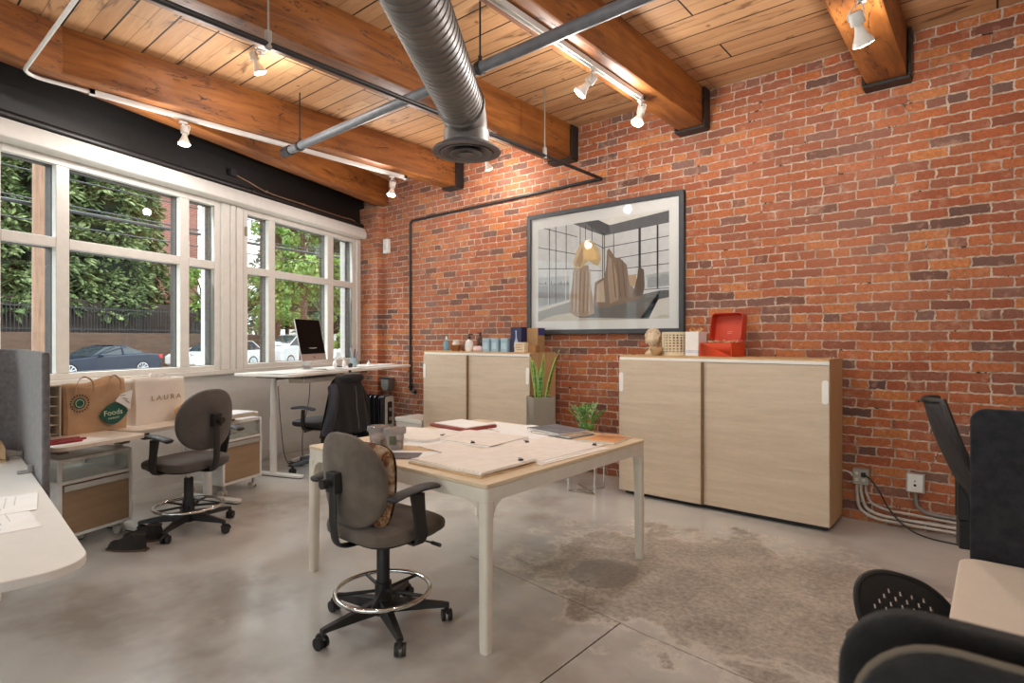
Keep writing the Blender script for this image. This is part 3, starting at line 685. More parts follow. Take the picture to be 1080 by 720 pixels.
NAVY = mat('dark_blue_car_paint', (30, 38, 58), .28, .1, var=.02); CWH = mat('white_car_paint', (236, 238, 240), .2, var=.01)
RED = mat('red_tail_lens', (190, 40, 44), .2); SILV = mat('headlight_clear', (205, 212, 216), .15, .3)
sp = [(.0, .30), (.01, .52), (.06, .60), (.30, .68), (.42, .72), (.62, .73), (.86, .76), (.97, .72), (1.0, .56), (.99, .26), (.90, .17), (.06, .17)]
sr = [(.36, .68), (.50, .96), (.60, 1.0), (.70, .98), (.88, .74)]
c1 = car('dark blue parked coupe seen through the first window', -16.6, 10.6, NAVY, 4.15, 1.17, sp, sr)
q = MB().box(-.86, .86, 1.90, 2.085, .68, .83).build('tail_light', RED, c1, bev=.02); q = MB().ell((.70, -1.82, .60), .12, .2, .07).build('headlight', SILV, c1)
q = MB().ell((.92, -.35, .84), .09, .07, .06).build('mirror', NAVY, c1)
hp = [(0, .25), (.0, .50), (.04, .58), (.25, .66), (.62, .66), (.96, .68), (1, .5), (.99, .22), (.92, .15), (.05, .15)]
hr = [(.22, .64), (.38, .95), (.46, 1.0), (.86, .98), (.97, .66)]
c2 = car('white parked hatchback at the right edge of the first window', -17.2, 16.7, CWH, 4.2, 1.32, hp, hr)
MB().box(.845, .865, -1.0, -.35, .40, .62).build('dark_vent', BLACKPL, c2, bev=.02); MB().ell((.70, -1.95, .76), .12, .16, .08).build('headlight', SILV, c2)
c3 = car('white parked van seen in the left pane of the second window', -16.8, 21.6, CWH, 4.6, 1.62, [(0, .2), (0, .52), (.05, .60), (.22, .66), (.98, .66), (1, .3), (.97, .14), (.04, .14)], [(.16, .64), (.30, .96), (.36, 1.0), (.95, .98), (.99, .64)])
MB().box(-.5, .5, -2.31, -2.285, .42, .62).build('grille', BLACKPL, c3, bev=.01)
car('white parked car furthest along the street', -17.0, 26.8, CWH, 4.2, 1.3, hp, hr)
# ---- houses
CLAP = wood('white_clapboard', (206, 206, 204), (232, 232, 230), (1, 1, 1), .7)
def house(label, v, u, w, d, h, m, z0=ZG, boards=.0):
    o = thing('house', label, 'house', W(v, u, z0), WA)
    b = MB(); b.box(-d/2, d/2, -w/2, w/2, 0, h); b.build('walls', m, o, smooth=0)
    b = MB(); b.prism([(-d/2-.4, h), (d/2+.4, h), (0, h+d*.32)], -w/2-.3, w/2+.3, 'y'); b.build('roof', mat('dark_roof_shingle', (84, 80, 78), .9, var=.1), o, smooth=0)
    if boards:
        b = MB(); z = .2
        while z < h: b.box(d/2, d/2+.035, -w/2, w/2, z, z+boards*.82); b.box(-d/2, d/2, -w/2-.03, -w/2, z, z+boards*.82); z += boards
        b.build('clapboard', CLAP, o, smooth=0)
    for k in range(3):
        for zz in (1.0, h*.55):
            y = -w/2+w*(k+.5)/3; f_ = MB().box(d/2+.0, d/2+.06, y-.6, y+.6, zz, zz+1.5).build('house_window', WHITEM, o, bev=.01); MB().box(d/2+.045, d/2+.065, y-.5, y+.5, zz+.1, zz+1.4).build('pane', CARGL, f_, smooth=0)
    return o
t = NT('red_house_brick'); tc = t.N('ShaderNodeTexCoord'); xx, yy, zz = t.sep(tc.outputs['Object']); b = t.N('ShaderNodeTexBrick'); b.inputs['Scale'].default_value = 1; b.inputs['Brick Width'].default_value = .3; b.inputs['Row Height'].default_value = .1; b.inputs['Mortar Size'].default_value = .01
b.inputs['Color1'].default_value = (*lin((158, 84, 74)), 1); b.inputs['Color2'].default_value = (*lin((136, 70, 62)), 1); b.inputs['Mortar'].default_value = (*lin((190, 170, 160)), 1)
t.L(t.comb(t.math('ADD', xx, yy), zz, 0.), b.inputs['Vector']); t.col(b.outputs['Color']); t.b.inputs['Roughness'].default_value = .9
house('red brick house glimpsed through the hedge top', -33, 22.0, 8, 8, 9.6, t.m, 1.2)
house('white clapboard house seen in the right pane of the second window', -36, 53, 12, 8, 12.5, CLAP, boards=.42)
# ------------------------------------------------------------------ furniture materials
def sq(mb, c, rx, ry, rz, e1=.4, e2=.4, n=28, m=14, fn=None):
    """rounded-box cushion (superellipsoid); fn may bend the points"""
    def pw(v, e): return math.copysign(abs(v)**e, v)
    vs = []
    for i in range(m+1):
        a = -PI/2+PI*i/m
        for k in range(n):
            b = 2*PI*k/n
            p = Vector((rx*pw(math.cos(a), e1)*pw(math.cos(b), e2), ry*pw(math.cos(a), e1)*pw(math.sin(b), e2), rz*pw(math.sin(a), e1)))
            if fn: p = fn(p)
            vs.append((c[0]+p.x, c[1]+p.y, c[2]+p.z))
    return mb.add(vs, [(i*n+k, i*n+(k+1) % n, (i+1)*n+(k+1) % n, (i+1)*n+k) for i in range(m) for k in range(n)])
OAK = wood('pale_oak_laminate', (192, 169, 144), (214, 195, 171), (.9, .9, 8), .42, 2.2, (204, 182, 155), bump=.02)
OAKS = wood('oak_side_laminate', (186, 150, 106), (204, 168, 122), (8, 8, .9), .42, 2.2, bump=.02)
OAKD = wood('drawer_oak', (142, 116, 90), (164, 136, 106), (.9, .9, 9), .42, 2.5, bump=.02)
BIRCH = wood('birch_tabletop', (206, 184, 152), (224, 204, 174), (6, .9, .9), .38, 2.2, bump=.01)
TABW = mat('offwhite_table_metal', (222, 214, 200), .38, var=.02)
FABG = mat('grey_brown_chair_fabric', (98, 87, 77), .9, var=.16, nscale=9, bump=.35, bscale=420, sheen=.15)
FABD = mat('dark_taupe_chair_fabric', (84, 76, 72), .72, var=.08, nscale=8, bump=.2, bscale=420, sheen=.1)
SILVM = mat('silver_satin_metal', (190, 190, 188), .3, .8, var=.03)
PAPER = mat('white_paper', (239, 237, 233), .7, var=.015)
CREAM = mat('cream_card', (232, 223, 213), .7, var=.03)
# ------------------------------------------------------------------ conference table
TX0, TX1, TY0, TY1 = -3.13, -1.69, 1.83, 3.30
tb = thing('conference_table', 'large square off-white table covered with papers and folders', 'table', ((TX0+TX1)/2, (TY0+TY1)/2, 0), 0)
hw, hd = (TX1-TX0)/2, (TY1-TY0)/2
MB().rrect(-hw, hw, -hd, hd, .722, .742, .022, 6).build('tabletop', BIRCH, tb, bev=.004)
m = MB()
# apron ring
out = rr(-hw+.002, hw-.002, -hd+.002, hd-.002, .022, 6); inn = rr(-hw+.035, hw-.035, -hd+.035, hd-.035, .01, 6); n = len(out)
vs = [(x, y, z) for z in (.66, .7215) for ring in (out, inn) for x, y in ring]
fs = []
for i in range(n):
    j = (i+1) % n
    fs += [(i, j, 2*n+j, 2*n+i), (n+j, n+i, 3*n+i, 3*n+j), (j, i, n+i, n+j), (2*n+i, 2*n+j, 3*n+j, 3*n+i)]
m.add(vs, fs); m.build('apron', TABW, tb, smooth=30)
for sx in (-1, 1):
    for sy in (-1, 1):
        m = MB(); x = sx*(hw-.030); y = sy*(hd-.030)
        secs = [(0, .0225), (.03, .024), (.45, .0262), (.6595, .0285)]
        vs = []; pl = None
        for z, h in secs:
            cx = x+sx*(.0285-h); cy = y+sy*(.0285-h); pl = rr(cx-h, cx+h, cy-h, cy+h, h*.55, 4); vs += [(a, b, z) for a, b in pl]
        k = len(pl); m.add(vs, [(q*k+i, q*k+(i+1) % k, (q+1)*k+(i+1) % k, (q+1)*k+i) for q in range(3) for i in range(k)]+[tuple(range(k))[::-1], tuple(range(3*k, 4*k))])
        # curved gussets into the apron
        for ax in (0, 1):
            g = [(.0, .6595)]+[(.075-.075*math.sin(R(a)), .6595-.075+.075*math.cos(R(a)))for a in range(0, 91, 15)]
            if ax == 0: p = [(x-sx*(.027+a), z) for a, z in g]; m.prism(p, y-.016+sy*.008, y+.016+sy*.008, 'y')
            else: p = [(y-sy*(.027+a), z) for a, z in g]; m.prism(p, x-.016+sx*.008, x+.016+sx*.008, 'x')
        m.build('leg', TABW, tb, smooth=40)
# ------------------------------------------------------------------ drafting chairs
def make_stool(label, loc, rz, base_rot, back_dz, fabric, gas):
    o = thing('drafting_chair', label, 'chair', loc, rz, None)
    b = MB()
    for k in range(5):
        a = 2*PI*k/5; d = Vector((math.cos(a), math.sin(a), 0)); t_ = Vector((-d.y, d.x, 0))
        vs = []
        for r_, w_, z0, z1 in ((.03, .034, .075, .135), (.15, .026, .075, .118), (.285, .02, .075, .098), (.315, .017, .07, .092)):
            vs += [d*r_+t_*w_+Vector((0, 0, z0)), d*r_-t_*w_+Vector((0, 0, z0)), d*r_-t_*w_*.7+Vector((0, 0, z1)), d*r_+t_*w_*.7+Vector((0, 0, z1))]
        b.add(vs, [(q*4+i, q*4+(i+1) % 4, q*4+4+(i+1) % 4, q*4+4+i) for q in range(3) for i in range(4)]+[(3, 2, 1, 0), (12, 13, 14, 15)])
    b.lathe([(0, .06), (.042, .06), (.046, .10), (.040, .145), (.0, .145)], n=18)
    bo = b.build('star_base', BLACKPL, o, bev=.005); bo.rotation_euler = (0, 0, base_rot-rz)
    for k in range(5):
        a = 2*PI*k/5; rnd = random.Random(int(base_rot*100)+k); c = Vector((.305*math.cos(a), .305*math.sin(a), 0)); w_ = rnd.uniform(0, PI)
        m = MB(); ax = Vector((math.cos(w_), math.sin(w_), 0)); off = Vector((-ax.y, ax.x, 0))*.012
        for s in (-1, 1): m.cyl(c+off+Vector((0, 0, .028))+ax*s*.009, c+off+Vector((0, 0, .028))+ax*s*.024, .028, n=18)
        m.tube([c+off+Vector((0, 0, .03))+Vector((-ax.y, ax.x, 0))*.03*math.cos(q)+Vector((0, 0, .033*math.sin(q))) for q in (0, .5, 1, 1.5, 2.1, 2.7)], .008, 6)
        m.cyl(c+Vector((0, 0, .05)), c+Vector((0, 0, .075)), .010, n=8); m.build('caster', BLACKPL, bo)
    p = MB().lathe([(0, .10), (.031, .10), (.031, .40-gas), (.0285, .405-gas), (0, .405-gas)], n=18); p.build('column', BLACKPL, o)
    MB().cyl((0, 0, .40-gas), (0, 0, .455), .014, n=12).build('gas_lift', SILVM, o)
    rg = MB().tube(arc((0, 0, .175), .222, 0, 360, 40)[:-1], .011, 10, True).build('foot_ring', CHROME, o)
    for k in range(5):
        a = R(20+72*k); MB().tube([(.03*math.cos(a), .03*math.sin(a), .172), (.218*math.cos(a), .218*math.sin(a), .174)], .0085, 8).build('spoke', BLACKPL, rg)
    rc = MB().cyl((0, 0, .145), (0, 0, .215), .04, n=16).cyl((.035, 0, .18), (.075, 0, .18), .012, n=8).build('ring_collar', BLACKPL, rg)
    def sf(q):
        q.z += -.025*max(0, (q.y-.08)/.16)**2*(1 if q.z > 0 else .4); q.x *= 1-.10*((q.y+.05)/.24)**2*(1 if q.y < -.05 else .25); return q
    m = MB(); sq(m, (0, .02, .492), .245, .235, .045, .5, .5, 36, 14, sf); m.build('seat', fabric, o)
    m = MB(); sq(m, (0, .02, .462), .22, .21, .024, .5, .5, 28, 8); m.box(-.09, .09, -.12, .12, .435, .462); m.build('seat_pan', BLACKPL, o)
    # backrest
    def bf(q):
        t_ = q.z/.215; q.x *= (1-.16*max(0, t_)**2-.10*max(0, -t_)**2); q.y += .055*(q.x/.22)**2-.02*t_; return q
    bz = .775+back_dz
    m = MB(); sq(m, (0, -.215, bz), .225, .036, .215, .76, .62, 40, 20, bf); br = m.build('backrest', fabric, o)
    def shell(i, j):
        a = 2*PI*i; rr_ = j
        x = .222*math.copysign(abs(math.cos(a))**.76, math.cos(a))*rr_; z = .212*math.copysign(abs(math.sin(a))**.76, math.sin(a))*rr_
        q = bf(Vector((x, 0, z))); return (q.x, -.215+q.y-.034*(1-rr_**6)-.004, bz+q.z)
    m = MB(); m.grid(shell, 40, 8, True); m.build('back_panel', fabric, br)
    m = MB()
    prof = bez([(0, -.02, .445), (0, -.16, .440), (0, -.245, .455), (0, -.272, .52), (0, -.277, .64+back_dz*.5), (0, -.278, bz+.03)], 6)
    m.tube(prof, .030, 8, sq=(.28, 1)); m.box(-.034, .034, -.292, -.250, bz-.045, bz+.045); m.build('back_bracket', BLACKPL, o, bev=.004)
    m = MB().cyl((.0, -.29, bz+.0), (.0, -.325, bz+.0), .012, n=8).cyl((0, -.31, bz), (0, -.335, bz), .021, n=10); m.build('back_knob', BLACKPL, o)
    for s in (-1, 1):
        m = MB(); vs = []
        for x_, y_, z_, w_, t_ in ((.18, .0, .448, .03, .006), (.262, .0, .452, .032, .007), (.285, -.01, .50, .034, .008), (.29, -.03, .60, .032, .009), (.288, -.04, .690, .036, .012)):
            for yy, tt in ((-w_, -t_), (w_, -t_), (w_, t_), (-w_, t_)):
                vs.append((s*(x_+tt), y_+yy, z_+ (0 if x_ > .265 else tt)))
        m.add(vs, [(q*4+i, q*4+(i+1) % 4, q*4+4+(i+1) % 4, q*4+4+i) for q in range(4) for i in range(4)]+[(3, 2, 1, 0), (16, 17, 18, 19)])
        ar = m.build('arm_post', BLACKPL, o, bev=.004)
        m = MB()
        pts = bez([(s*.29, -.195, .690), (s*.293, -.12, .706), (s*.29, -.03, .712), (s*.275, .05, .706), (s*.25, .095, .694)], 5)
        m.tube(pts, [.020]+[.036]*(len(pts)-2)+[.024], 12, sq=(.42, 1)); m.build('arm_pad', BLACKPL, ar)
    m = MB().tube(bez([(.10, .05, .445), (.20, .06, .44), (.27, .075, .436)], 4), .005, 6); m.tube([(.26, .073, .437), (.31, .08, .433)], .009, 8); m.build('height_lever', BLACKPL, o)
    return o
CHA = make_stool('grey-brown drafting chair with a chrome foot ring at the near corner of the paper-covered table', (-2.25, 1.71, 0), R(1), R(-24), -.035, FABG, .0)
CHB = make_stool('dark taupe drafting chair with its back to the room at the desk by the window', (-4.46, 1.67, 0), R(108), R(-48), .03, FABD, .03)
m = MB()
def cz(i, j):
    q = Vector((.185*(2*i-1)*(1-.16*(2*j-1)**4), 0, .185*(2*j-1)*(1-.16*(2*i-1)**4))); e = (1-abs(2*i-1)**3)*(1-abs(2*j-1)**3)
    return (q.x*(1-.06*abs(2*j-1)), 0, q.z), e
def cf(sg):
    def f(i, j):
        p, e = cz(i, j); return (p[0], sg*(.006+.055*e)+.10*(p[2]), p[2])
    return f
m.grid(cf(1), 14, 14); m.grid(cf(-1), 14, 14)
t = NT('brown_floral_cushion'); v = t.coord((1, 1, 1)); f1 = t.noise(v, 16, 3, .6, .8); t.col(t.ramp(f1, [(.36, lin((176, 158, 132))), (.44, lin((150, 108, 72))), (.5, lin((86, 54, 38))), (.56, lin((160, 112, 70))), (.66, lin((190, 172, 148)))])); t.b.inputs['Roughness'].default_value = .85
cu = Matrix.Rotation(R(1), 4, 'Z') @ Vector((.035, -.105, 0))
o = tag(m.build('scatter_cushion', t.m, loc=(-2.25+cu.x, 1.71+cu.y, .705), rz=R(1)), 'brown floral cushion leaning inside the drafting chair at the table', 'cushion')
# ------------------------------------------------------------------ sliding-door cabinets
def cabinet(label, x0, x1, y0, y1, h, side_label):
    o = thing('sliding_door_cabinet', label, 'cabinet', ((x0+x1)/2, (y0+y1)/2, 0), 0, None)
    w_ = (x1-x0)/2; d = (y1-y0)/2; zb = .035
    m = MB(); m.box(-w_, -w_+.02, -d+.03, d, zb, h-.022); m.box(w_-.02, w_, -d+.03, d, zb, h-.022); m.box(-w_+.02, w_-.02, d-.012, d, zb, h-.022); m.box(-w_+.02, w_-.02, -d+.03, d-.012, zb, zb+.02); m.box(-.01, .01, -d+.05, d-.012, zb+.02, h-.022)
    m.build('carcass', OAKS, o, bev=.0015, seg=1)
    m = MB().box(-w_, w_, -d+.0, d, h-.022, h); m.build('cabinet_top', OAKS, o, bev=.0015, seg=1)
    m = MB().box(-w_, w_, -d-.006, -d+.004, h-.040, h-.016); q = m.build('front_rail', mat('white_rail', (236, 232, 224), .35, var=.01), o, bev=.001, seg=1)
    m = MB().box(-w_+.03, w_-.03, -d+.05, d-.02, .0, zb); q = m.build('plinth', BLACKPL, o)
    xm = -w_+ (w_*2)*.445
    HW = mat('white_plastic_handle', (240, 236, 228), .35, var=.01)
    def grip(par, x, z, y):
        g = MB(); g.prism([(x+a, z+b) for a, b in rr(-.022, .022, -.085, .085, .02, 5)], y-.006, y, 'y'); hd_ = g.build('handle', HW, par, bev=.003); hd_['label'] = 'white recessed handle'
        MB().prism([(x+a, z+b) for a, b in rr(-.011, .011, -.068, .068, .01, 4)], y-.0065, y-.0055, 'y').build('handle_recess', mat('grey_recess', (176, 172, 164), .5), par) if 0 else None
    a = MB().box(-w_+.004, xm+.004, -d-.022, -d-.004, zb+.005, h-.042).build('sliding_door', OAK, o, bev=.0015, seg=1)
    b = MB().box(xm-.04, w_-.001, -d-.001, -d+.017, zb+.005, h-.042).build('sliding_door', OAK, o, bev=.0015, seg=1)
    e = MB().box(xm+.0045, xm+.022, -d-.0215, -d-.0045, zb+.005, h-.042).build('door_edge', mat('dark_door_edge', (122, 92, 60), .5), a); e['label'] = 'dark door edge strip'
    grip(a, -w_+.028, h-.235, -d-.022); grip(b, w_-.026, h-.235, -d-.001)
    return o
CAB1 = cabinet('pale oak sliding-door cabinet with the open red box on top', -2.575, -.905, 4.545, 4.99, 1.228, '')
CAB2 = cabinet('pale oak sliding-door cabinet behind the table with bottles and boxes on top', -5.19, -3.60, 4.545, 4.99, 1.232, '')
m = MB().tube(arc((0, 0, 0), .012, 180, 360, 8, 'xz'), .003, 6); o = tag(m.build('small_hook', SILVM, loc=(-.925, 4.72, 1.2435)), 'tiny metal hook lying at the right end of the cabinet top', 'hook')
# ------------------------------------------------------------------ desks along the windows
DESKT = wood('light_desk_laminate', (206, 190, 172), (224, 212, 198), (1, 6, 1), .35, 2, bump=.005)
DESKE = mat('white_desk_edge', (232, 228, 222), .35, var=.01)
FELT = mat('grey_felt', (98, 94, 95), .95, var=.14, nscale=40, bump=.5, bscale=260, sheen=.2)
FELTD = mat('charcoal_felt', (35, 34, 34), .95, var=.2, nscale=34, bump=.5, bscale=240, sheen=.05)
FELTN = mat('dark_navy_felt', (37, 38, 43), .95, var=.2, nscale=40, bump=.5, bscale=300, sheen=.05)
def tleg(o, v, u, z, h0=-.27, h1=.36):
    m = MB(); m.cyl((v, u, .03), (v, u, z*.55), .034, n=18); m.cyl((v, u, z*.55), (v, u, z-.03), .028, n=18); m.build('leg_column', WHITEM, o)
    m = MB(); pr = [(v+h0, .012), (v+h1, .012), (v+h1, .018), (v+.04, .042), (v-.04, .042), (v+h0, .018)]
    m.prism([(a, b) for a, b in rr(v+h0, v+h1, u-.038, u+.038, .036, 6)], .008, .034); f = m.build('foot', WHITEM, o, bev=.006)
    q = MB().rrect(v+h0+.01, v+h1-.01, u-.03, u+.03, 0, .008, .028).build('foot_glide', BLACKPL, f)
def desk(label, v0, v1, u0, u1, z, legs, r=.06, top=DESKT, lv=None, h0=-.27, h1=.36):
    lv = (v0+v1)/2-.07 if lv is None else lv
    o = thing('height_adjustable_desk', label, 'desk', WL, WA)
    m = MB().rrect(v0, v1, u0, u1, z-.026, z, r, 6); m.build('desktop', top, o, bev=.004)
    m = MB(); m.box(lv-.04, lv+.04, legs[0], legs[-1], z-.075, z-.0265)
    for u in legs: m.box(v0+.08, v1-.08, u-.03, u+.03, z-.055, z-.0265)
    m.build('under_frame', mat('brown_grey_frame', (96, 86, 76), .5), o, bev=.003)
    for u in legs: tleg(o, lv, u, z, h0, h1)
    return o
D1 = desk('light desk by the first window holding the brown paper bag and letter tray', .30, 1.30, -1.68, -1.12, .74, (-1.60, -1.22), lv=.39, h0=-.27, h1=.40)
D2 = desk('light desk by the first window holding the white shopping bag', .45, 1.13, -1.08, .06, .74, (-.95, -.18), lv=.78)
D3 = desk('tall standing desk by the far window with the computer on it', .40, 1.10, .45, 2.72, 1.035, (.70, 1.80), .05, mat('white_desk_laminate', (226, 222, 214), .35, var=.015))
def pedestal(label, v0, v1, u0, u1, zb, zt):
    o = thing('rolling_pedestal', label, 'drawer unit', WL, WA, None)
    zm = zt-(zt-zb)*.30
    m = MB(); e = .022
    for v in (v0, v1-e):
        for u in (u0, u1-e): m.box(v, v+e, u, u+e, zb, zt)
    for z in (zb, zt-e, zm-e/2):
        for u in (u0, u1-e): m.box(v0+e, v1-e, u+.002, u+e-.002, z, z+e)
        for v in (v0, v1-e): m.box(v+.002, v+e-.002, u0+e, u1-e, z, z+e)
    m.build('frame', WHITEM, o, bev=.002, seg=1)
    m = MB(); m.box(v0+.01, v1-.01, u0+.01, u1-.01, zt-.0005, zt+.006); q = m.build('top_panel', mat('grey_pedestal_top', (188, 184, 178), .4), o)
    m = MB(); m.box(v0+.012, v0+.02, u0+e, u1-e, zb+e, zm); m.box(v0+e, v1-e, u0+.008, u0+.014, zb+e, zm-e/2); m.box(v0+e, v1-e, u1-.014, u1-.008, zb+e, zm-e/2); m.box(v0+.02, v1-.03, u0+e, u1-e, zm, zm+.006); m.box(v0+.02, v1-.02, u0+e, u1-e, zb+.004, zb+.012)
    m.build('panels', mat('grey_pedestal_panel', (218, 216, 212), .4), o)
    m = MB(); m.box(v1-.012, v1-.008, u0+e, u1-e, zm+e/2, zt-e); m.box(v0+e, v1-e, u0+.008, u0+.012, zm+e/2, zt-e); m.box(v0+e, v1-e, u1-.012, u1-.008, zm+e/2, zt-e); q = m.build('glass_compartment', glassy('pedestal_glass', (244, 248, 247), .6, .04, ((226, 232, 230), .18)), o, smooth=0); q['label'] = 'clear glass upper compartment'
    dr = MB().box(v1-.03, v1-.002, u0+e+.003, u1-e-.003, zb+e+.003, zm-e/2-.004).build('drawer_front', OAKD, o, bev=.002); dr['label'] = 'oak drawer front'
    m = MB(); m.rrect(u0+e+.004, u1-e-.004, zm-.055, zm-.016, v1-.002, v1+.014, .008, 4, 'x'); q = m.build('drawer_pull', SILVM, dr, bev=.003)
    for v in (v0+.05, v1-.05):
        for u in (u0+.05, u1-.05):
            m = MB(); m.cyl((v, u, .05), (v, u, zb), .009, n=8); m.prism([(v-.018, .03), (v+.012, .03), (v+.012, zb-.012), (v-.004, zb-.012)], u-.012, u+.012, 'y')
            c = m.build('caster', SILVM, o)
            w_ = MB()
            for s in (-1, 1): w_.cyl((v-.012, u+s*.014, .03), (v-.012, u+s*.026, .03), .03, n=18)
            w_.build('caster_wheel', mat('clear_caster_wheel', (206, 200, 192), .3), c)
    return o
pedestal('rolling oak-fronted pedestal under the desk with the brown paper bag', .46, .95, -1.46, -.975, .085, .60)
P2 = pedestal('rolling oak-fronted pedestal behind the drafting chair, beside the tall desk', .42, .90, -.13, .31, .11, .65)
# ---- letter tray, pens, bags
m = MB(); o = thing('letter_tray', 'beige letter tray stack squeezed between the grey divider and the brown bag', 'letter tray', (*W(.70, -1.47)[:2], .7405), WA)
m.box(-.12, .16, .07, .08, 0, .325); m.box(-.12, .16, -.25, -.24, 0, .325); m.box(-.12, -.11, -.24, .07, 0, .325); m.box(-.12, .16, -.25, .08, .325, .335); m.build('tray_case', mat('beige_tray_plastic', (196, 184, 166), .45, var=.03), o, bev=.002)
for k in range(5):
    m = MB(); z = .012+.061*k; m.box(-.108, .15, -.238, .068, z, z+.004); m.box(.15, .158, -.238, .02, z, z+.016); m.build('tray_shelf', mat('pale_tray_shelf', (214, 206, 190), .45, var=.02), o, bev=.0015, seg=1)
def paper(label, cx, cy, z, w_, d, a, th=.0012, m=PAPER, name='paper_sheet', cat='paper', grp=None, wave=0, fold=None):
    b = MB(); nx, ny = (8, 8) if wave else (2, 2)
    rnd = random.Random(int(cx*999)+int(cy*777)); ph = rnd.uniform(0, 6)
    def f(zz):
        def g(i, j):
            x = (i-.5)*w_; y = (j-.5)*d; return (x, y, zz+wave*(.5+.5*math.sin(4*i+ph+2*j)) if wave else zz)
        return g
    if wave:
        b.grid(f(th), nx, ny); o_ = len(b.v); b.grid(f(0), nx, ny)
        per = [(i*ny) for i in range(nx)]+[(nx-1)*ny+j for j in range(1, ny)]+[i*ny+ny-1 for i in range(nx-2, -1, -1)]+[j for j in range(ny-2, 0, -1)]
        for q in range(len(per)): a0, a1 = per[q], per[(q+1) % len(per)]; b.f.append([a0, a1, o_+a1, o_+a0]); b.mi.append(0)
    else: b.box(-w_/2, w_/2, -d/2, d/2, 0, th)
    o = b.build(name, m, loc=(cx, cy, z), rz=a, smooth=30 if wave else 0); return tag(o, label, cat, grp)
REDM = mat('dark_red_plastic', (146, 30, 40), .4)
o = paper('white sheet under the red pens at the left desk edge', *W(1.14, -1.52)[:2], .741, .22, .34, WA)
for i, (v, u, a) in enumerate(((1.06, -1.50, 80), (1.10, -1.52, 88), (1.14, -1.50, 96), (1.18, -1.56, 82))):
    p = W(v, u); o = MB(); o.rrect(-.085, .085, -.011, .011, 0, .012, .006); o = o.build('red_folding_ruler', REDM, loc=(p[0], p[1], .743), rz=WA+R(a), bev=.002)
    tag(o, 'flat red plastic stick fanned out on the sheet beside the letter tray', 'ruler', 'red plastic sticks on the desk')
KRAFT = mat('brown_kraft_paper', (184, 150, 116), .8, var=.09, nscale=6, bump=.3, bscale=9)
GREENP = mat('dark_green_print', (22, 82, 70), .6, var=.02); LIMEP = mat('pale_print', (214, 226, 190), .6); BLKP = mat('dark_print', (40, 44, 40), .6)
def bagshape(mb, w_, d, h, crump, seed, flare=0.0):
    rnd = random.Random(seed); ns = 40; nz = 12; ph = [rnd.uniform(0, 6.3) for _ in range(6)]
    per = rr(-d/2, d/2, -w_/2, w_/2, .012, 2)
    # resample perimeter
    seg = []; L = 0
    for i in range(len(per)):
        a = Vector(per[i]); b = Vector(per[(i+1) % len(per)]); seg.append((a, b, L)); L += (b-a).length
    def at(t):
        t = (t*L) % L
        for a, b, l0 in reversed(seg):
            if t >= l0: return a+(b-a)*min(1, (t-l0)/max(1e-6, (b-a).length))
    def f(i, j):
        p = at(i); x, y = p; k = crump*(.25+j)
        x = x*(1+flare*j)+k*(.5*math.sin(13*y+ph[0]+5*j)+.4*math.sin(29*y+ph[1])*j); y += k*.5*math.sin(16*x+ph[2]+4*j)
        z = h*j+(crump*1.4*math.sin(9*y+ph[3])+crump*.8*math.sin(23*y+ph[4]+x*9) if j > .99 else 0)
        return (x, y, z)
    mb.grid(f, ns, nz, True); mb.f.append(list(range(0, ns*nz, nz))[::-1]); mb.mi.append(0)
    return mb
bw, bd_, bh = .40, .19, .335
pb = W(.885, -1.10)
bag = thing('paper_grocery_bag', 'brown paper grocery bag with a green leaf-shaped print', 'bag', (*W(.80, -1.17)[:2], .7405), WA-R(4))
bagshape(MB(), bw, bd_, bh, .014, 5).build('bag_body', KRAFT, bag, solid=.0012, smooth=25)
def emboss(x0, poly, m, name, par, dx=.0):
    MB().prism([(y, z) for y, z in poly], x0, x0+.0012, 'x').build(name, m, par, smooth=0)
fx = bd_/2+.018
lf = []
for k in range(25):
    t_ = k/24; y = -.005+.195*t_; lf.append((y, .105+.018*t_-.075*math.sin(PI*t_)**.85))
for k in range(1, 24):
    t_ = 1-k/24; y = -.005+.195*t_; lf.append((y, .105+.018*t_+.075*math.sin(PI*t_)**.85))
emboss(fx, lf, GREENP, 'leaf_print', bag)
MX = Matrix(((0, 0, 1, fx+.0016), (1, 0, 0, 0), (0, 1, 0, 0), (0, 0, 0, 1)))
letters('leaf_lettering', 'Foods', .052, LIMEP, bag, MX @ Matrix.Translation((.088, .120, 0)) @ Matrix.Rotation(R(4), 4, 'Z'), 1.0)
letters('small_lettering', 'MARKET', .017, LIMEP, bag, MX @ Matrix.Translation((.092, .082, 0)) @ Matrix.Rotation(R(4), 4, 'Z'), 1.2)
m = MB(); cy, cz_ = -.125, .205
m.prism([(cy+.036*math.cos(a*PI/12), cz_+.036*math.sin(a*PI/12)) for a in range(24)], fx, fx+.001, 'x')
m.build('round_emblem', GREENP, bag, smooth=0)
m = MB(); m.tube([(fx+.0012, cy+.025*math.cos(a*PI/12), cz_+.025*math.sin(a*PI/12)) for a in range(24)], .0022, 5, True); m.build('emblem_ring', LIMEP, bag)
m = MB()
for k in range(20):
    a = 2*PI*k/20; y = cy+.055*math.cos(a); z = cz_+.055*math.sin(a); m.prism([(y+.0055*math.cos(q*PI/4), z+.0055*math.sin(q*PI/4)) for q in range(8)], fx, fx+.001, 'x')
m.build('emblem_dots', BLKP, bag, smooth=0)
for y0, y1 in ((-.15, -.04), (.05, .14)):
    x = bd_/2+.012; m = MB(); m.tube(bez([(x+.004, y0, bh-.06), (x+.012, y0+.01, bh+.01), (x+.0, (y0+y1)/2, bh+.045), (x+.012, y1-.01, bh+.01), (x+.004, y1, bh-.06)], 6), .006, 6, sq=(.35, 1)); m.build('paper_handle', KRAFT, bag)
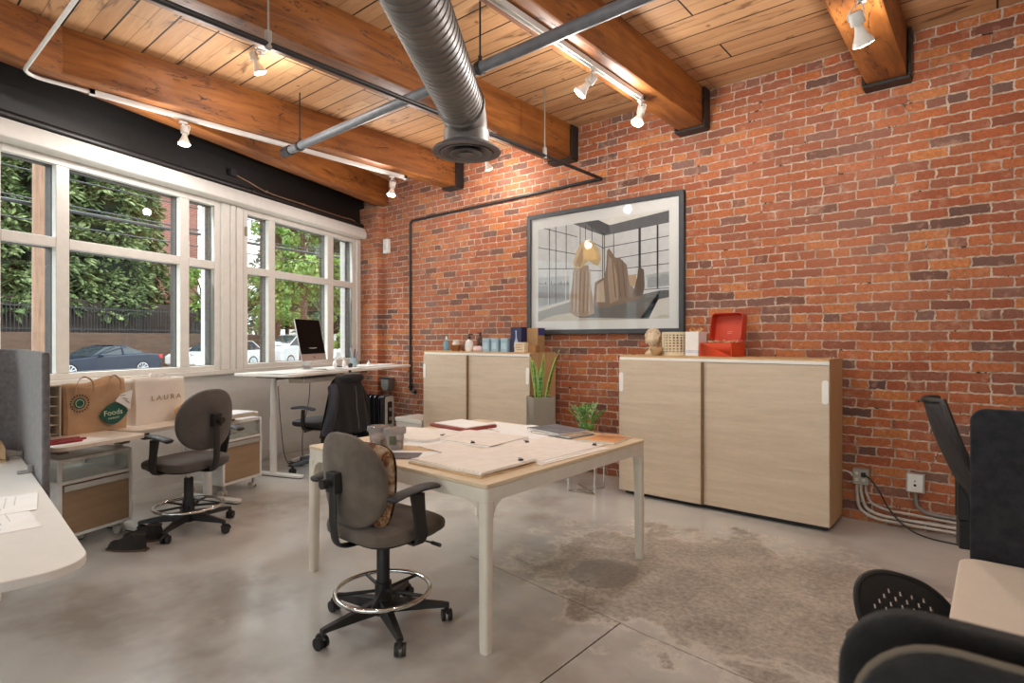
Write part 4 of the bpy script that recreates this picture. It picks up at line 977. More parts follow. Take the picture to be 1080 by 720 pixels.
m = MB(); m.add([(fx+.006, .10, .20), (fx+.022, .19, .135), (fx+.026, .205, .27), (fx+.012, .13, .245)], [(0, 1, 2, 3)]); q = m.build('receipt', PAPER, bag, solid=.001, smooth=0)
q['label'] = 'white printed slip stuck on the bag'
m = MB()
for k in range(3): m.tube([(fx+.012+.004*k, .125+.018*k, .235-.018*k), (fx+.018+.004*k, .16+.012*k, .235-.028*k)], .0022, 4)
m.build('slip_print', mat('grey_print', (120, 118, 116), .7), q)
WBAG = mat('white_paper_bag', (228, 220, 210), .6, var=.02, nscale=5, bump=.15, bscale=7)
wb = thing('shopping_bag', 'white paper shopping bag with gold LAURA lettering', 'bag', (*W(.80, -.70)[:2], .7405), WA+R(3))
bagshape(MB(), .44, .17, .335, .006, 11).build('bag_body', WBAG, wb, solid=.0015, smooth=25)
GOLD = mat('gold_brown_print', (150, 120, 84), .5)
letters('lettering', 'L A U R A', .052, GOLD, wb, Matrix(((0, 0, 1, .0965), (1, 0, 0, .035), (0, 1, 0, .185), (0, 0, 0, 1))), 1.2)
m = MB()
for s in (-1, 1): m.tube(bez([(s*.075, -.10, .33), (s*.04, -.05, .37), (s*.02, .0, .36), (s*.04, .06, .365), (s*.075, .10, .33)], 6), .004, 6)
m.build('rope_handle', WBAG, wb)
m = MB(); sq(m, (0, 0, .06), .09, .12, .06, .8, .8, 24, 12, lambda q: Vector((q.x*(1+.12*math.sin(9*q.y*20)), q.y*(1+.1*math.sin(60*q.x)), q.z*(1+.2*math.sin(40*q.y+30*q.x)))))
tag(m.build('crumpled_paper_bag', mat('tan_paper', (206, 168, 116), .8, var=.06, bump=.3, bscale=12), loc=(*W(1.0, -.52)[:2], .747), rz=WA), 'crumpled tan paper packet just left of the drafting chair back', 'paper bag')
m = MB(); m.rrect(-.11, .11, -.15, .15, 0, .014, .012); m.build('laptop', mat('pale_laptop_shell', (222, 222, 224), .35, .2, var=.01), loc=(*W(1.03, -.16)[:2], .7405), rz=WA, bev=.003)
o = bpy.data.objects['laptop']; tag(o, 'closed pale laptop at the end of the desk behind the drafting chair', 'laptop')
# cable and plug on the pedestal shelf
m = MB(); p = W(.80, .06, 0); z = .52
m.tube(bez([(.0, -.10, .02), (.0, -.03, .025), (.0, .05, .014), (.0, .10, .016)], 5), [.022, .03, .034, .036, .034, .03]+[.018]*5+[.012]*5, 10)
tag(m.build('cable_bundle', BLACKPL, loc=(p[0], p[1], z+.0), rz=WA), 'coiled black plug lead lying in the glass compartment of the far pedestal', 'cable')
# ------------------------------------------------------------------ things on the standing desk
ZD = 1.0355
SCR = mat('black_screen', (5, 5, 6), .45, var=.0, spec=.08)
ALU = mat('brushed_aluminium', (206, 206, 204), .3, .75, var=.02)
im = thing('desktop_computer', 'slim all-in-one computer with a black screen on the standing desk', 'computer', (*W(.72, 1.27)[:2], ZD), WA+R(9))
T_ = Matrix.Rotation(R(7), 4, 'Y') @ Matrix.Translation((0, 0, 0))
m = MB(Matrix.Translation((0, 0, .10)) @ Matrix.Rotation(R(-12), 4, 'Y')); m.rrect(-.25, .25, .0, .46, -.006, .006, .012, 4, 'x'); m.build('screen_shell', ALU, im, bev=.003)
m = MB(Matrix.Translation((0, 0, .10)) @ Matrix.Rotation(R(-12), 4, 'Y')); m.rrect(-.246, .246, .075, .456, .0062, .0085, .008, 4, 'x'); q = m.build('screen', SCR, im); q['label'] = 'plain black display'
m = MB(Matrix.Translation((0, 0, .10)) @ Matrix.Rotation(R(-12), 4, 'Y')); m.lathe([(0, 0), (.012, 0)], n=12) if 0 else m.prism([(.010*math.cos(a*PI/8), .036+.012*math.sin(a*PI/8)) for a in range(16)], .0062, .0072, 'x'); m.build('round_emblem', mat('dark_emblem', (50, 50, 52), .4), im)
m = MB(); m.tube(bez([(-.02, 0, .24), (-.09, 0, .12), (-.10, 0, .03), (-.06, 0, .004)], 5), .085, 10, sq=(.06, 1)); m.rrect(-.11, .10, -.09, .09, 0, .008, .015); m.build('stand', ALU, im)
hp_ = thing('headphones', 'white rounded headphones lying beside the computer', 'headphones', (*W(.78, 1.63)[:2], ZD), WA+R(40))
m = MB()
for s in (-1, 1): m.lathe2((s*.052, 0, .046), .026, .046, .046, 18, 10)
m.build('ear_cup', mat('white_gloss_plastic', (236, 236, 238), .3, var=.01), hp_)
m = MB(); m.tube([( .055*math.cos(R(a)), -.01, .05+.075*math.sin(R(a))) for a in range(0, 181, 12)], .008, 8); m.build('headband', mat('white_gloss_plastic', (236, 236, 238), .3), hp_)
m = MB().lathe2((0, 0, .03), .03, .03, .03, 16, 10); tag(m.build('dark_paperweight', mat('dark_glossy_ball', (46, 46, 50), .25), loc=(*W(.86, 1.72)[:2], ZD)), 'small dark ball between the headphones and the pen bottle', 'ball')
pn = thing('pen_cup', 'clear bluish plastic cup of pens near the end of the standing desk', 'pen cup', (*W(.72, 1.98)[:2], ZD), WA)
MB().lathe([(0, 0), (.038, 0), (.04, .006), (.042, .11), (.039, .11), (.036, .008), (0, .008)], n=22).build('cup', glassy('bluish_plastic', (206, 226, 234), .8, .05, ((190, 214, 224), .55)), pn)
PENC = [(40, 96, 160), (150, 60, 50), (214, 214, 214), (60, 150, 170), (70, 60, 56)]
for k in range(5):
    a = k*1.3+.4; MB().cyl((.012*math.cos(a), .012*math.sin(a), .012), (.048*math.cos(a), .048*math.sin(a), .19+.02*(k % 3)), .005, .0045, 8).build('pen', mat('pen_%d_colour' % k, PENC[k], .4), pn)
for i, (v, u, w_, d, a, lb) in enumerate(((.78, .72, .40, .52, 4, 'curled white drawing sheet overhanging the left end of the standing desk'), (.86, 1.05, .30, .42, -12, 'white sheet in front of the computer'), (.92, 1.62, .26, .34, 10, 'white sheet in front of the headphones'), (.84, 2.08, .22, .30, -6, 'white sheet beside the pen cup'), (.80, 2.50, .24, .28, 8, 'white sheet at the brick end of the standing desk'))):
    paper(lb, *W(v, u)[:2], ZD+.001+.0016*i, w_, d, WA+R(a), wave=.006)
m = MB().lathe2((0, 0, 0), .016, .016, .016, 14, 8); tag(m.build('height_control_knob', BLACKPL, loc=W(1.115, 1.36, 1.02)), 'round black knob on the front edge of the standing desk', 'knob')
m = MB(); m.rrect(-.06, .06, -.035, .035, 0, .012, .01); tag(m.build('phone', BLACKPL, loc=(*W(.60, 1.86)[:2], ZD), rz=WA+R(20), bev=.002), 'small dark handset lying left of the pen cup', 'phone')
m = MB().lathe([(0, 0), (.024, 0), (.022, .03), (.008, .05), (.006, .065), (0, .067)], n=16); tag(m.build('small_white_bottle', WHITEM, loc=(*W(.76, 2.24)[:2], ZD)), 'tiny white bottle right of the pen cup', 'bottle')
m = MB(); m.box(-.10, .10, -.30, .30, -.0, .05); m.build('cable_tray', mat('beige_metal_tray', (190, 182, 170), .5), loc=W(.92, 1.05, .93), rz=WA, bev=.01); tag(bpy.data.objects['cable_tray'], 'beige tray fixed below the front of the standing desk', 'tray')
m = MB()
for pts in ([W(.7, 1.22, .94), W(.66, 1.25, .7), W(.62, 1.2, .35), W(.55, 1.3, .02), W(.5, 1.5, .008)], [W(.72, .72, .9), W(.70, .78, .5), W(.62, .95, .1), W(.6, 1.2, .008), W(.7, 1.6, .012)]):
    m.tube(bez(pts, 8), .004, 6)
tag(m.build('hanging_leads', BLACKPL), 'thin black leads hanging from the standing desk to the floor', 'cable')
rnd = random.Random(9)
for i, lb in enumerate(('tangle of black cables on the floor under the standing desk', 'second loop of black cable under the standing desk, nearer the heater')):
    c0 = W(.60, 1.22+1.0*i); pts = [(c0[0]+rnd.uniform(-.16, .16), c0[1]+rnd.uniform(-.2, .2), .010+.03*rnd.random()) for _ in range(9)]
    tag(MB().tube(bez(pts, 8), .006, 6).build('cable_tangle', BLACKPL), lb, 'cable')
m = MB(); m.box(-.03, .03, -.14, .14, 0, .035); tag(m.build('power_strip', WHITEM, loc=(*W(.42, 1.42)[:2], 0), rz=WA, bev=.006), 'white power strip on the floor among the cables', 'power strip')
# ------------------------------------------------------------------ task chair with the coat
tc_ = thing('task_chair', 'dark task chair at the standing desk with a black coat over its back', 'chair', (-5.44, 3.36, 0), WA+R(90), None)
ARMG = mat('bluish_grey_arm', (84, 90, 100), .4)
b = MB()
for k in range(5):
    a = 2*PI*k/5+R(10); d = Vector((math.cos(a), math.sin(a), 0)); b.tube([d*.03+Vector((0, 0, .12)), d*.18+Vector((0, 0, .105)), d*.33+Vector((0, 0, .085))], [.034, .026, .018], 8)
b.lathe([(0, .07), (.04, .07), (.04, .15), (0, .15)], n=16); bs = b.build('star_base', ARMG, tc_)
for k in range(5):
    a = 2*PI*k/5+R(10); c = Vector((math.cos(a)*.33, math.sin(a)*.33, 0)); m = MB(); ax = Vector((-math.sin(a), math.cos(a), 0))
    for s in (-1, 1): m.cyl(c+Vector((0, 0, .03))+ax*s*.008, c+Vector((0, 0, .03))+ax*s*.026, .03, n=16)
    m.cyl(c+Vector((0, 0, .05)), c+Vector((0, 0, .085)), .012, n=8); m.build('caster', BLACKPL, bs)
MB().cyl((0, 0, .12), (0, 0, .44), .026, n=14).build('column', BLACKPL, tc_)
m = MB(); sq(m, (0, .02, .50), .25, .24, .04, .5, .45, 30, 10); m.build('seat', BLACKPL, tc_)
m = MB(); sq(m, (0, -.27, .78), .23, .03, .20, .6, .5, 30, 14, lambda q: Vector((q.x*(1-.2*max(0, q.z/.2)), q.y+.5*q.x*q.x, q.z))); m.build('backrest', BLACKPL, tc_)
m = MB(); m.tube(bez([(0, .0, .44), (0, -.2, .44), (0, -.29, .54), (0, -.30, .75)], 5), .03, 8); m.build('back_support', BLACKPL, tc_)
for s in (-1, 1):
    m = MB(); m.tube(bez([(s*.20, 0, .45), (s*.30, 0, .47), (s*.315, 0, .56), (s*.31, .0, .66)], 5), .02, 8); a = m.build('arm_post', BLACKPL, tc_)
    m = MB(); m.tube(bez([(s*.31, -.14, .665), (s*.315, 0, .685), (s*.30, .15, .67)], 6), [.02]+[.036]*11+[.022], 10, sq=(.45, 1)); m.build('arm_pad', ARMG, a)
m = MB(); m.box(-.10, .10, -.10, .10, .42, .455); m.cyl((-.27, .02, .43), (-.08, .02, .44), .01, n=8); m.build('tilt_mechanism', BLACKPL, tc_, bev=.01)
COAT = mat('black_coat_cloth', (23, 21, 23), .85, var=.15, nscale=6, bump=.2, bscale=90); QUILT = mat('dark_navy_quilting', (34, 36, 48), .6, var=.2, nscale=10, bump=.5, bscale=26)
cq = Matrix.Rotation(WA+R(90), 4, 'Z') @ Vector((0, -.30, 0))
ct = thing('coat', 'black hooded coat draped over the back of the task chair', 'coat', (-5.44+cq.x, 3.36+cq.y, .40), WA+R(90))
def coat(front):
    def f(i, j):
        h = j; z = .60-.62*(1-h)**1.0 if 0 else .60*h
        w_ = .20+.20*(1-h)**.85; x = (2*i-1)*w_; e = 1-abs(2*i-1)**4
        y = (-.045 if front else .10)*1.0
        dep = (.055+.05*(1-h))*e*(1 if front else -.6)
        fold = .012*math.sin(x*38+2.5*h)*(1-h)*(1 if front else .4)
        top = -.05*max(0, abs(2*i-1)-.45)**1.5
        yy = (-dep-fold) if front else (.075*e*(1-.5*h)+.03)
        if h > .93: yy *= (1-h)/.07
        return (x, yy, z+top*h)
    return f
m = MB(); m.grid(coat(True), 30, 22); m.grid(coat(False), 30, 22); m.build('coat_body', COAT, ct, smooth=70, solid=.006)
m = MB(); m.tube(bez([(-.215, .02, .50), (-.26, -.03, .40), (-.315, -.05, .26), (-.355, -.04, .12), (-.375, -.02, .02)], 6), [.045]+[.062]*23+[.05], 14, sq=(1, .8)); q = m.build('coat_sleeve', QUILT, ct); q['label'] = 'dark navy quilted sleeve'
m = MB(); m.tube(bez([(.20, .03, .50), (.27, .0, .36), (.33, .0, .20), (.36, .02, .05)], 6), [.045]+[.05]*17+[.045], 12, sq=(1, .7)); m.build('coat_sleeve', COAT, ct)
m = MB(); m.tube([(.035+.006*math.sin(k), -.062-.052*(1-k/12)-.004, .04+.53*k/12) for k in range(11)], .005, 6); m.build('coat_seam', mat('grey_zip', (92, 86, 88), .5), ct)
m = MB(); sq(m, (.02, -.03, .565), .19, .06, .045, .7, .7, 22, 10); m.build('coat_hood', COAT, ct)
# ------------------------------------------------------------------ heater, box, wall bits by the corner
FINM = mat('black_enamel', (30, 30, 32), .3, var=.05)
ht = thing('oil_radiator', 'black finned oil heater in the brick corner', 'heater', (-6.28, 4.62, 0), R(14))
for k in range(7):
    x = -.30+.075*k
    m = MB(); m.prism([(a, b) for a, b in rr(-.085, .085, .08, .64, .06, 6)], x-.008, x+.008, 'x'); m.prism([(a, b) for a, b in rr(-.055, .055, .10, .62, .045, 5)], x-.028, x+.028, 'x'); m.build('fin', FINM, ht, bev=.004)
m = MB(); m.box(-.31, .19, -.03, .03, .10, .16); m.box(-.31, .19, -.03, .03, .55, .60); m.build('oil_tube', FINM, ht)
m = MB(); m.prism([(a, b) for a, b in rr(-.095, .095, .09, .64, .03, 5)], .18, .25, 'x'); q = m.build('control_housing', FINM, ht, bev=.01)
m = MB(); m.prism([(a, b) for a, b in rr(-.085, .085, .12, .63, .03, 5)], .2505, .262, 'x'); q = m.build('control_panel', mat('pale_grey_panel', (190, 188, 184), .4), ht, bev=.004); q['label'] = 'pale control panel'
m = MB(); m.prism([(a, b) for a, b in rr(-.045, .045, .27, .56, .02, 4)], .2625, .266, 'x'); m.build('control_recess', BLACKPL, q)
m = MB()
for z in (.34, .46): m.cyl((.266, 0, z), (.285, 0, z), .024, n=14)
m.build('dial', mat('grey_dial', (150, 146, 140), .4), q)
for s in (-.2, .12):
    m = MB(); m.box(s-.015, s+.015, -.13, .13, .045, .085)
    for y in (-.12, .12): m.cyl((s-.02, y, .028), (s+.02, y, .028), .028, n=14)
    m.build('wheel_foot', BLACKPL, ht)
bx = thing('storage_box', 'low white lidded box on the floor between the heater and the cabinet', 'box', (-5.50, 4.74, 0), 0)
MB().box(-.24, .24, -.18, .18, 0, .35).build('box_body', mat('offwhite_box', (214, 206, 194), .6, var=.02), bx, bev=.006); MB().box(-.25, .25, -.19, .19, .3505, .40).build('lid', mat('white_box_lid', (234, 230, 222), .5, var=.01), bx, bev=.006)
gb = thing('switch_box', 'grey metal switch box on the brick wall above the heater', 'switch box', (-6.455, 4.98, .76), 0)
MB().prism([(-.08, -.045), (-.05, -.10), (.05, -.10), (.08, -.045), (.085, .08), (-.085, .08)], -.05, .048, 'y').build('box_body', mat('grey_cast_metal', (132, 130, 124), .45, .4), gb, bev=.006)
MB().box(-.10, .10, -.058, -.0505, .06, .085).build('lid', BLACKM, gb, bev=.003); MB().cyl((0, 0, -.30), (0, 0, -.10), .013, n=10).build('conduit', mat('grey_conduit', (120, 116, 110), .45, .4), gb)
sn = thing('wall_sensor', 'small white sensor box high on the brick wall by the corner', 'sensor', (-6.50, 5.0, 2.66), 0)
MB().box(-.05, .05, -.03, .029, -.10, .10).build('sensor_body', WHITEM, sn, bev=.008); MB().box(-.02, .02, -.034, -.0305, -.05, .02).build('sensor_lens', mat('grey_lens', (196, 196, 196), .3), sn)
# ------------------------------------------------------------------ framed picture
pf = thing('framed_picture', 'large framed photograph of carved figures in a glass hall, on the brick wall', 'picture', (-3.0725, 5.0, 2.0765), 0)
PW, PH = .9025, .6515
m = MB()
for a in ((-PW, PW, PH-.045, PH), (-PW, PW, -PH, -PH+.045)): m.box(a[0], a[1], -.028, .026, a[2], a[3])
for a in ((-PW, -PW+.045), (PW-.045, PW)): m.box(a[0], a[1], -.028, .026, -PH+.045, PH-.045)
m.build('frame', mat('charcoal_frame', (58, 60, 64), .4, var=.05), pf, bev=.003)
MB().box(-PW+.04, PW-.04, -.006, .02, -PH+.04, PH-.04).build('mat_board', mat('white_mat_board', (228, 227, 222), .6, var=.005), pf, smooth=0)
ax0, ax1, az0, az1 = -.765, .757, -.515, .496
def A2(x, y):
    u = (x-75)/585; yt = 212-(x-75)*.149; yb = 627-(x-75)*.017; u = u*(.86+.14*u)
    return (ax0+(ax1-ax0)*u, az0+(az1-az0)*(yb-y)/(yb-yt))
m = MB(); cols = []
def lay(c, pts, k):
    if c not in cols: cols.append(c)
    m.cur = cols.index(c); y = -.0065-.0003*k
    q = [A2(*p) for p in pts]; q = [(min(max(a, ax0), ax1), min(max(b, az0), az1)) for a, b in q]
    m.add([(a, y, b) for a, b in q], [tuple(range(len(q)))])
def ln(c, a, b, w_, k):
    d = Vector((b[0]-a[0], b[1]-a[1])).normalized(); n_ = Vector((-d.y, d.x))*w_/2
    lay(c, [(a[0]+n_.x, a[1]+n_.y), (b[0]+n_.x, b[1]+n_.y), (b[0]-n_.x, b[1]-n_.y), (a[0]-n_.x, a[1]-n_.y)], k)
BG = (208, 208, 206); lay(BG, [(75, 215), (660, 125), (660, 616), (75, 627)], 0)
G1 = (150, 151, 150); G2 = (116, 117, 116); DK = (46, 46, 48)
lay((182, 183, 182), [(75, 430), (250, 420), (250, 540), (75, 575)], 1); lay(G1, [(75, 470), (250, 452), (250, 530), (75, 560)], 2)
for x in range(80, 245, 17): lay(G2, [(x, 462), (x+5, 440+(x*7) % 22), (x+11, 446+(x*5) % 14), (x+15, 462)], 3)
lay((172, 173, 172), [(580, 420), (660, 405), (660, 470), (590, 480)], 1); lay(G1, [(585, 445), (600, 425), (625, 432), (640, 415), (660, 425), (660, 465), (585, 478)], 2)
lay((92, 92, 94), [(270, 184), (395, 165), (440, 190), (660, 132), (660, 186), (415, 238), (350, 215)], 3); lay((60, 60, 62), [(330, 176), (395, 166), (436, 190), (440, 225), (412, 234), (362, 205)], 4)
lay((222, 218, 208), [(388, 166), (660, 126), (655, 132), (436, 190)], 5)
for x, a, b in ((142, 207, 560), (178, 200, 545), (234, 192, 392), (305, 195, 300), (330, 190, 260), (360, 190, 262), (408, 225, 440), (416, 230, 440)): ln(DK, (x, a), (x, b), 3.2, 6)
for a, b in (((112, 208), (290, 243)), ((75, 295), (284, 322)), ((75, 390), (284, 388)), ((345, 395), (405, 398)), ((352, 262), (414, 296))): ln(DK, a, b, 3.2, 6)
for a, b in (((415, 292), (660, 246)), ((448, 345), (660, 308)), ((505, 388), (660, 370)), ((570, 486), (660, 480))): ln(DK, a, b, 3.2, 6)
for x, a, b, w_ in ((455, 225, 330, 3), (557, 205, 395, 9), (621, 195, 482, 6)): ln(DK, (x, a), (x, b), w_, 6)
for x, a, b in ((137, 395, 553), (232, 392, 530)): ln((226, 226, 224), (x, a), (x, b), 3, 7)
lay((150, 146, 136), [(75, 578), (250, 530), (290, 545), (290, 590), (75, 627)], 8); lay((206, 200, 188), [(75, 570), (250, 528), (262, 536), (75, 584)], 9)
lay((198, 188, 168), [(75, 627), (160, 600), (280, 585), (660, 600), (660, 616)], 10)
lay((104, 98, 92), [(278, 600), (300, 560), (420, 545), (628, 490), (622, 592), (560, 616), (300, 610)], 11); lay((76, 72, 68), [(560, 616), (628, 490), (660, 488), (660, 520), (630, 575), (600, 616)], 11); lay((214, 208, 196), [(625, 530), (660, 522), (660, 590), (605, 616), (590, 616)], 12)
SC = (164, 138, 112); SC2 = (130, 104, 82); SC3 = (188, 166, 140)
lay(SC, [(250, 582), (258, 500), (270, 430), (276, 375), (345, 372), (352, 440), (364, 520), (372, 590), (330, 606), (278, 602)], 13)
for x in (270, 288, 306, 326, 344): ln(SC2, (x+2, 400), (x-6, 590), 3.5, 14); ln(SC3, (x+9, 400), (x+4, 585), 4, 14)
lay((204, 172, 118), [(270, 368), (286, 312), (312, 268), (338, 256), (368, 266), (392, 300), (402, 345), (388, 376), (372, 370), (345, 350), (310, 384), (280, 384)], 15)
lay((228, 186, 112), [(318, 350), (322, 300), (345, 282), (375, 302), (384, 345), (350, 350)], 16); lay((170, 134, 88), [(280, 376), (300, 320), (316, 290), (320, 340), (308, 380)], 16)
lay(SC2, [(368, 556), (374, 450), (415, 428), (424, 380), (428, 306), (436, 296), (462, 338), (482, 342), (508, 372), (514, 420), (530, 470), (560, 520), (520, 540), (420, 566)], 13)
lay(SC, [(430, 420), (434, 330), (452, 350), (470, 420), (476, 530), (440, 548)], 14); lay(SC3, [(380, 540), (384, 462), (412, 440), (420, 540)], 14)
for x in (450, 470, 490): ln((104, 82, 64), (x, 350), (x+14, 520), 4, 15)
lay((98, 76, 58), [(532, 500), (548, 430), (552, 392), (562, 386), (573, 396), (576, 470), (570, 505), (540, 520)], 15)
lay((176, 140, 96), [(512, 420), (545, 415), (545, 470), (522, 470)], 14)
pm = [mat('print_tone_%02d' % i, c, .35, var=.03) for i, c in enumerate(cols)]
q = m.build('print', pm, pf, smooth=0); q['label'] = 'muted photograph of two carved figures on a plinth'
MB().box(-PW+.042, PW-.042, -.0235, -.0205, -PH+.042, PH-.042).build('picture_glass', glassy('picture_glass', (252, 252, 252), .35, .03), pf, smooth=0)
# ------------------------------------------------------------------ on the right-hand cabinet
ZA = 1.2285; yA = 4.77
IV = mat('ivory_ceramic', (214, 194, 164), .6, var=.05); WVN = mat('pale_woven_ceramic', (222, 208, 178), .6, var=.03)
bu = thing('carved_head', 'ivory carved head figurine at the left end of the cabinet top', 'figurine', (-2.365, yA, ZA), R(24))
m = MB(); m.lathe([(0, 0), (.07, 0), (.073, .014), (.06, .03), (.034, .05), (.030, .085), (0, .09)], n=20); m.build('neck', IV, bu)
def hf(q):
    k = q.z/.085; q.x *= 1-.22*max(0, -k)**1.5; q.y *= 1-.12*max(0, -k)
    if q.y < 0 and abs(q.x) < .016 and -.03 < q.z < .025: q.y -= .014*(1-abs(q.x)/.016)*(.025-q.z)/.055
    if q.y < 0 and .012 < abs(q.x) < .042 and .004 < q.z < .03: q.y += .006
    if q.y < 0 and abs(q.x) < .022 and -.058 < q.z < -.04: q.y -= .006
    return q
m = MB(); sq(m, (0, 0, .145), .060, .068, .080, 1, 1, 40, 30, hf)
m.build('head', IV, bu)
m = MB()
for s in (-1, 1): m.lathe2((s*.060, .006, .135), .010, .018, .040, 10, 8)
m.build('ear', IV, bu)
m = MB()
rnd = random.Random(2)
for k in range(70):
    a = 2.4*k; z = .165+.075*(k/70); r_ = math.sqrt(max(0, 1-((z-.145)/.092)**2)); m.lathe2((.07*r_*math.cos(a), .006+.074*r_*math.sin(a) if math.sin(a) > -.55 or z > .2 else .3*0, z), .010, .010, .010, 6, 4) if (math.sin(a) > -.55 or z > .205) else None
m.build('curled_hair', IV, bu)
m = MB().lathe([(0, 0), (.03, 0), (.034, .006), (.055, .05), (.05, .07), (.044, .066), (.03, .012), (0, .01)], n=20); tag(m.build('small_bowl', mat('tan_ceramic_bowl', (176, 146, 104), .5, var=.05), loc=(-2.285, yA-.10, ZA)), 'little tan bowl beside the carved head', 'bowl')
m = MB(); rO, hO = .115, .205; n = 22; rows = 8
m.lathe([(0, .0), (rO, 0), (rO, .03), (rO-.008, .03), (rO-.008, .008), (0, .008)], n=40); m.lathe([(rO-.008, hO-.022), (rO-.008, hO), (rO+.001, hO), (rO+.001, hO-.022)], n=40)
for k in range(n):
    a = 2*PI*k/n; m.tube([(( rO-.004)*math.cos(a), (rO-.004)*math.sin(a), z) for z in (.028, hO-.02)], .0075, 6)
for r_ in range(7): m.tube([((rO-.004)*math.cos(2*PI*k/30), (rO-.004)*math.sin(2*PI*k/30), .045+.0245*r_) for k in range(30)], .0058, 6, True)
tag(m.build('openwork_planter', WVN, loc=(-2.165, yA+.03, ZA)), 'pale round planter with a pierced lattice wall', 'planter')
wbx = thing('gift_box', 'tall white box with a gold bow, next to the red box', 'box', (-1.965, yA-.01, ZA), R(-12))
MB().box(-.065, .065, -.06, .06, 0, .205).build('box_body', mat('white_card_box', (232, 228, 224), .5, var=.01), wbx, bev=.003); MB().box(-.066, .066, -.0615, .061, .025, .05).build('blue_band', mat('pale_blue_band', (196, 204, 220), .5), wbx)
m = MB()
for s in (-1, 1): m.tube(bez([(0, 0, .207), (s*.03, .01, .235), (s*.06, 0, .225), (s*.03, -.01, .209), (0, 0, .207)], 5), .006, 6, sq=(.4, 1.4))
m.build('bow', mat('gold_ribbon', (190, 150, 96), .35, .3), wbx)
RB = mat('orange_red_card', (216, 72, 30), .5, var=.02); RBI = mat('orange_red_inside', (196, 62, 32), .55, var=.03)
rb = thing('open_box', 'open bright red box with its lid tilted back', 'box', (-1.74, yA-.01, ZA), R(-6))
m = MB(); m.box(-.135, .135, -.12, .12, 0, .006)
for a in ((-.135, -.129, -.12, .12), (.129, .135, -.12, .12), (-.129, .129, -.12, -.114), (-.129, .129, .114, .12)): m.box(*a, .006, .115)
m.build('box_base', RB, rb, bev=.002)
m = MB(Matrix.Translation((0, .122, .118)) @ Matrix.Rotation(R(-12), 4, 'X'))
ol = rr(-.137, .137, 0, .235, .03, 5)
m.prism(ol, -.004, .002, 'y')
for k in range(len(ol)):
    a, b = ol[k], ol[(k+1) % len(ol)]; c = 1-.035
    if max(a[1], b[1]) > .02: m.add([(a[0], .0, a[1]), (b[0], 0, b[1]), (b[0], -.085, b[1]), (a[0], -.085, a[1]), (a[0]*.965, 0, a[1]*.97), (b[0]*.965, 0, b[1]*.97), (b[0]*.965, -.085, b[1]*.97), (a[0]*.965, -.085, a[1]*.97)], [(0, 1, 2, 3), (7, 6, 5, 4), (3, 2, 6, 7)])
m.build('box_lid', RBI, rb, smooth=30)
m = MB(Matrix.Translation((0, .122, .118)) @ Matrix.Rotation(R(-12), 4, 'X'))
for k, w_ in enumerate((.05, .035)): m.box(-.02, -.02+w_, -.0075, -.0045, .085-.014*k, .089-.014*k)
m.build('lid_print', mat('pale_pink_print', (226, 150, 130), .6), rb, smooth=0)
m = MB(); rnd = random.Random(6)
for k in range(60):
    c = Vector((rnd.uniform(-.11, .11), rnd.uniform(-.095, .095), .095+rnd.uniform(0, .025))); d = Vector((rnd.uniform(-1, 1), rnd.uniform(-1, 1), rnd.uniform(-.2, .5))).normalized()
    m.tube([c-d*.025, c+Vector((0, 0, .012)), c+d*.025], .004, 5, sq=(.4, 1.4))
q = m.build('paper_shred', mat('cream_shred', (226, 196, 150), .7), rb); q['kind'] = 'stuff'
# ------------------------------------------------------------------ on the far cabinet
ZB = 1.2325; yB = 4.74
def lath(name, label, cat, prof, m, x, y, z=ZB, group=None, n=22): return tag(MB().lathe(prof, n=n).build(name, m, loc=(x, y, z)), label, cat, group)
sb = thing('spray_bottle', 'slim clear blue spray bottle at the left end of the far cabinet', 'bottle', (-5.02, yB, ZB), 0)
MB().lathe([(0, 0), (.034, 0), (.036, .01), (.036, .09), (.014, .12), (.012, .13), (0, .13)], n=20).build('bottle', glassy('aqua_glass', (170, 212, 226), .9, .04, ((150, 200, 220), .5)), sb); MB().lathe([(0, .13), (.014, .13), (.014, .155), (.006, .17), (0, .172)], n=12).build('cap', WHITEM, sb)
jr = thing('lidded_jar', 'cream jar with a pale lid beside the wooden bowl', 'jar', (-4.90, yB+.05, ZB), 0); MB().lathe([(0, 0), (.045, 0), (.05, .012), (.05, .085), (.04, .10), (0, .10)], n=22).build('jar', mat('cream_jar', (216, 200, 172), .4), jr); MB().lathe([(0, .1005), (.042, .1005), (.042, .125), (0, .13)], n=22).build('lid', WHITEM, jr)
lath('wooden_bowl', 'turned brown wooden bowl in front of the cream jar', 'bowl', [(0, 0), (.04, 0), (.06, .03), (.07, .07), (.062, .07), (.045, .02), (0, .015)], wood('turned_wood', (120, 78, 48), (156, 106, 66), (3, 3, 9), .4), -4.81, yB-.06)
lath('wooden_jar', 'small reddish-brown wooden pot right of the wooden bowl', 'pot', [(0, 0), (.04, 0), (.052, .03), (.05, .085), (.038, .105), (.03, .105), (.03, .09), (0, .09)], mat('reddish_wood', (124, 78, 54), .5), -4.72, yB+.02)
so_ = thing('soap_dispenser', 'white ribbed dispenser bottle with a black pump', 'dispenser', (-4.60, yB-.04, ZB), 0); MB().lathe([(0, 0), (.042, 0), (.05, .02), (.052, .07), (.042, .11), (.02, .125), (.018, .135), (0, .135)], n=20).build('bottle', mat('white_ceramic', (232, 230, 228), .3), so_); MB().cyl((0, 0, .135), (0, 0, .165), .016, n=12).cyl((0, 0, .165), (0, 0, .185), .006, n=8).box(-.012, .045, -.01, .01, .183, .197).build('pump', BLACKPL, so_)
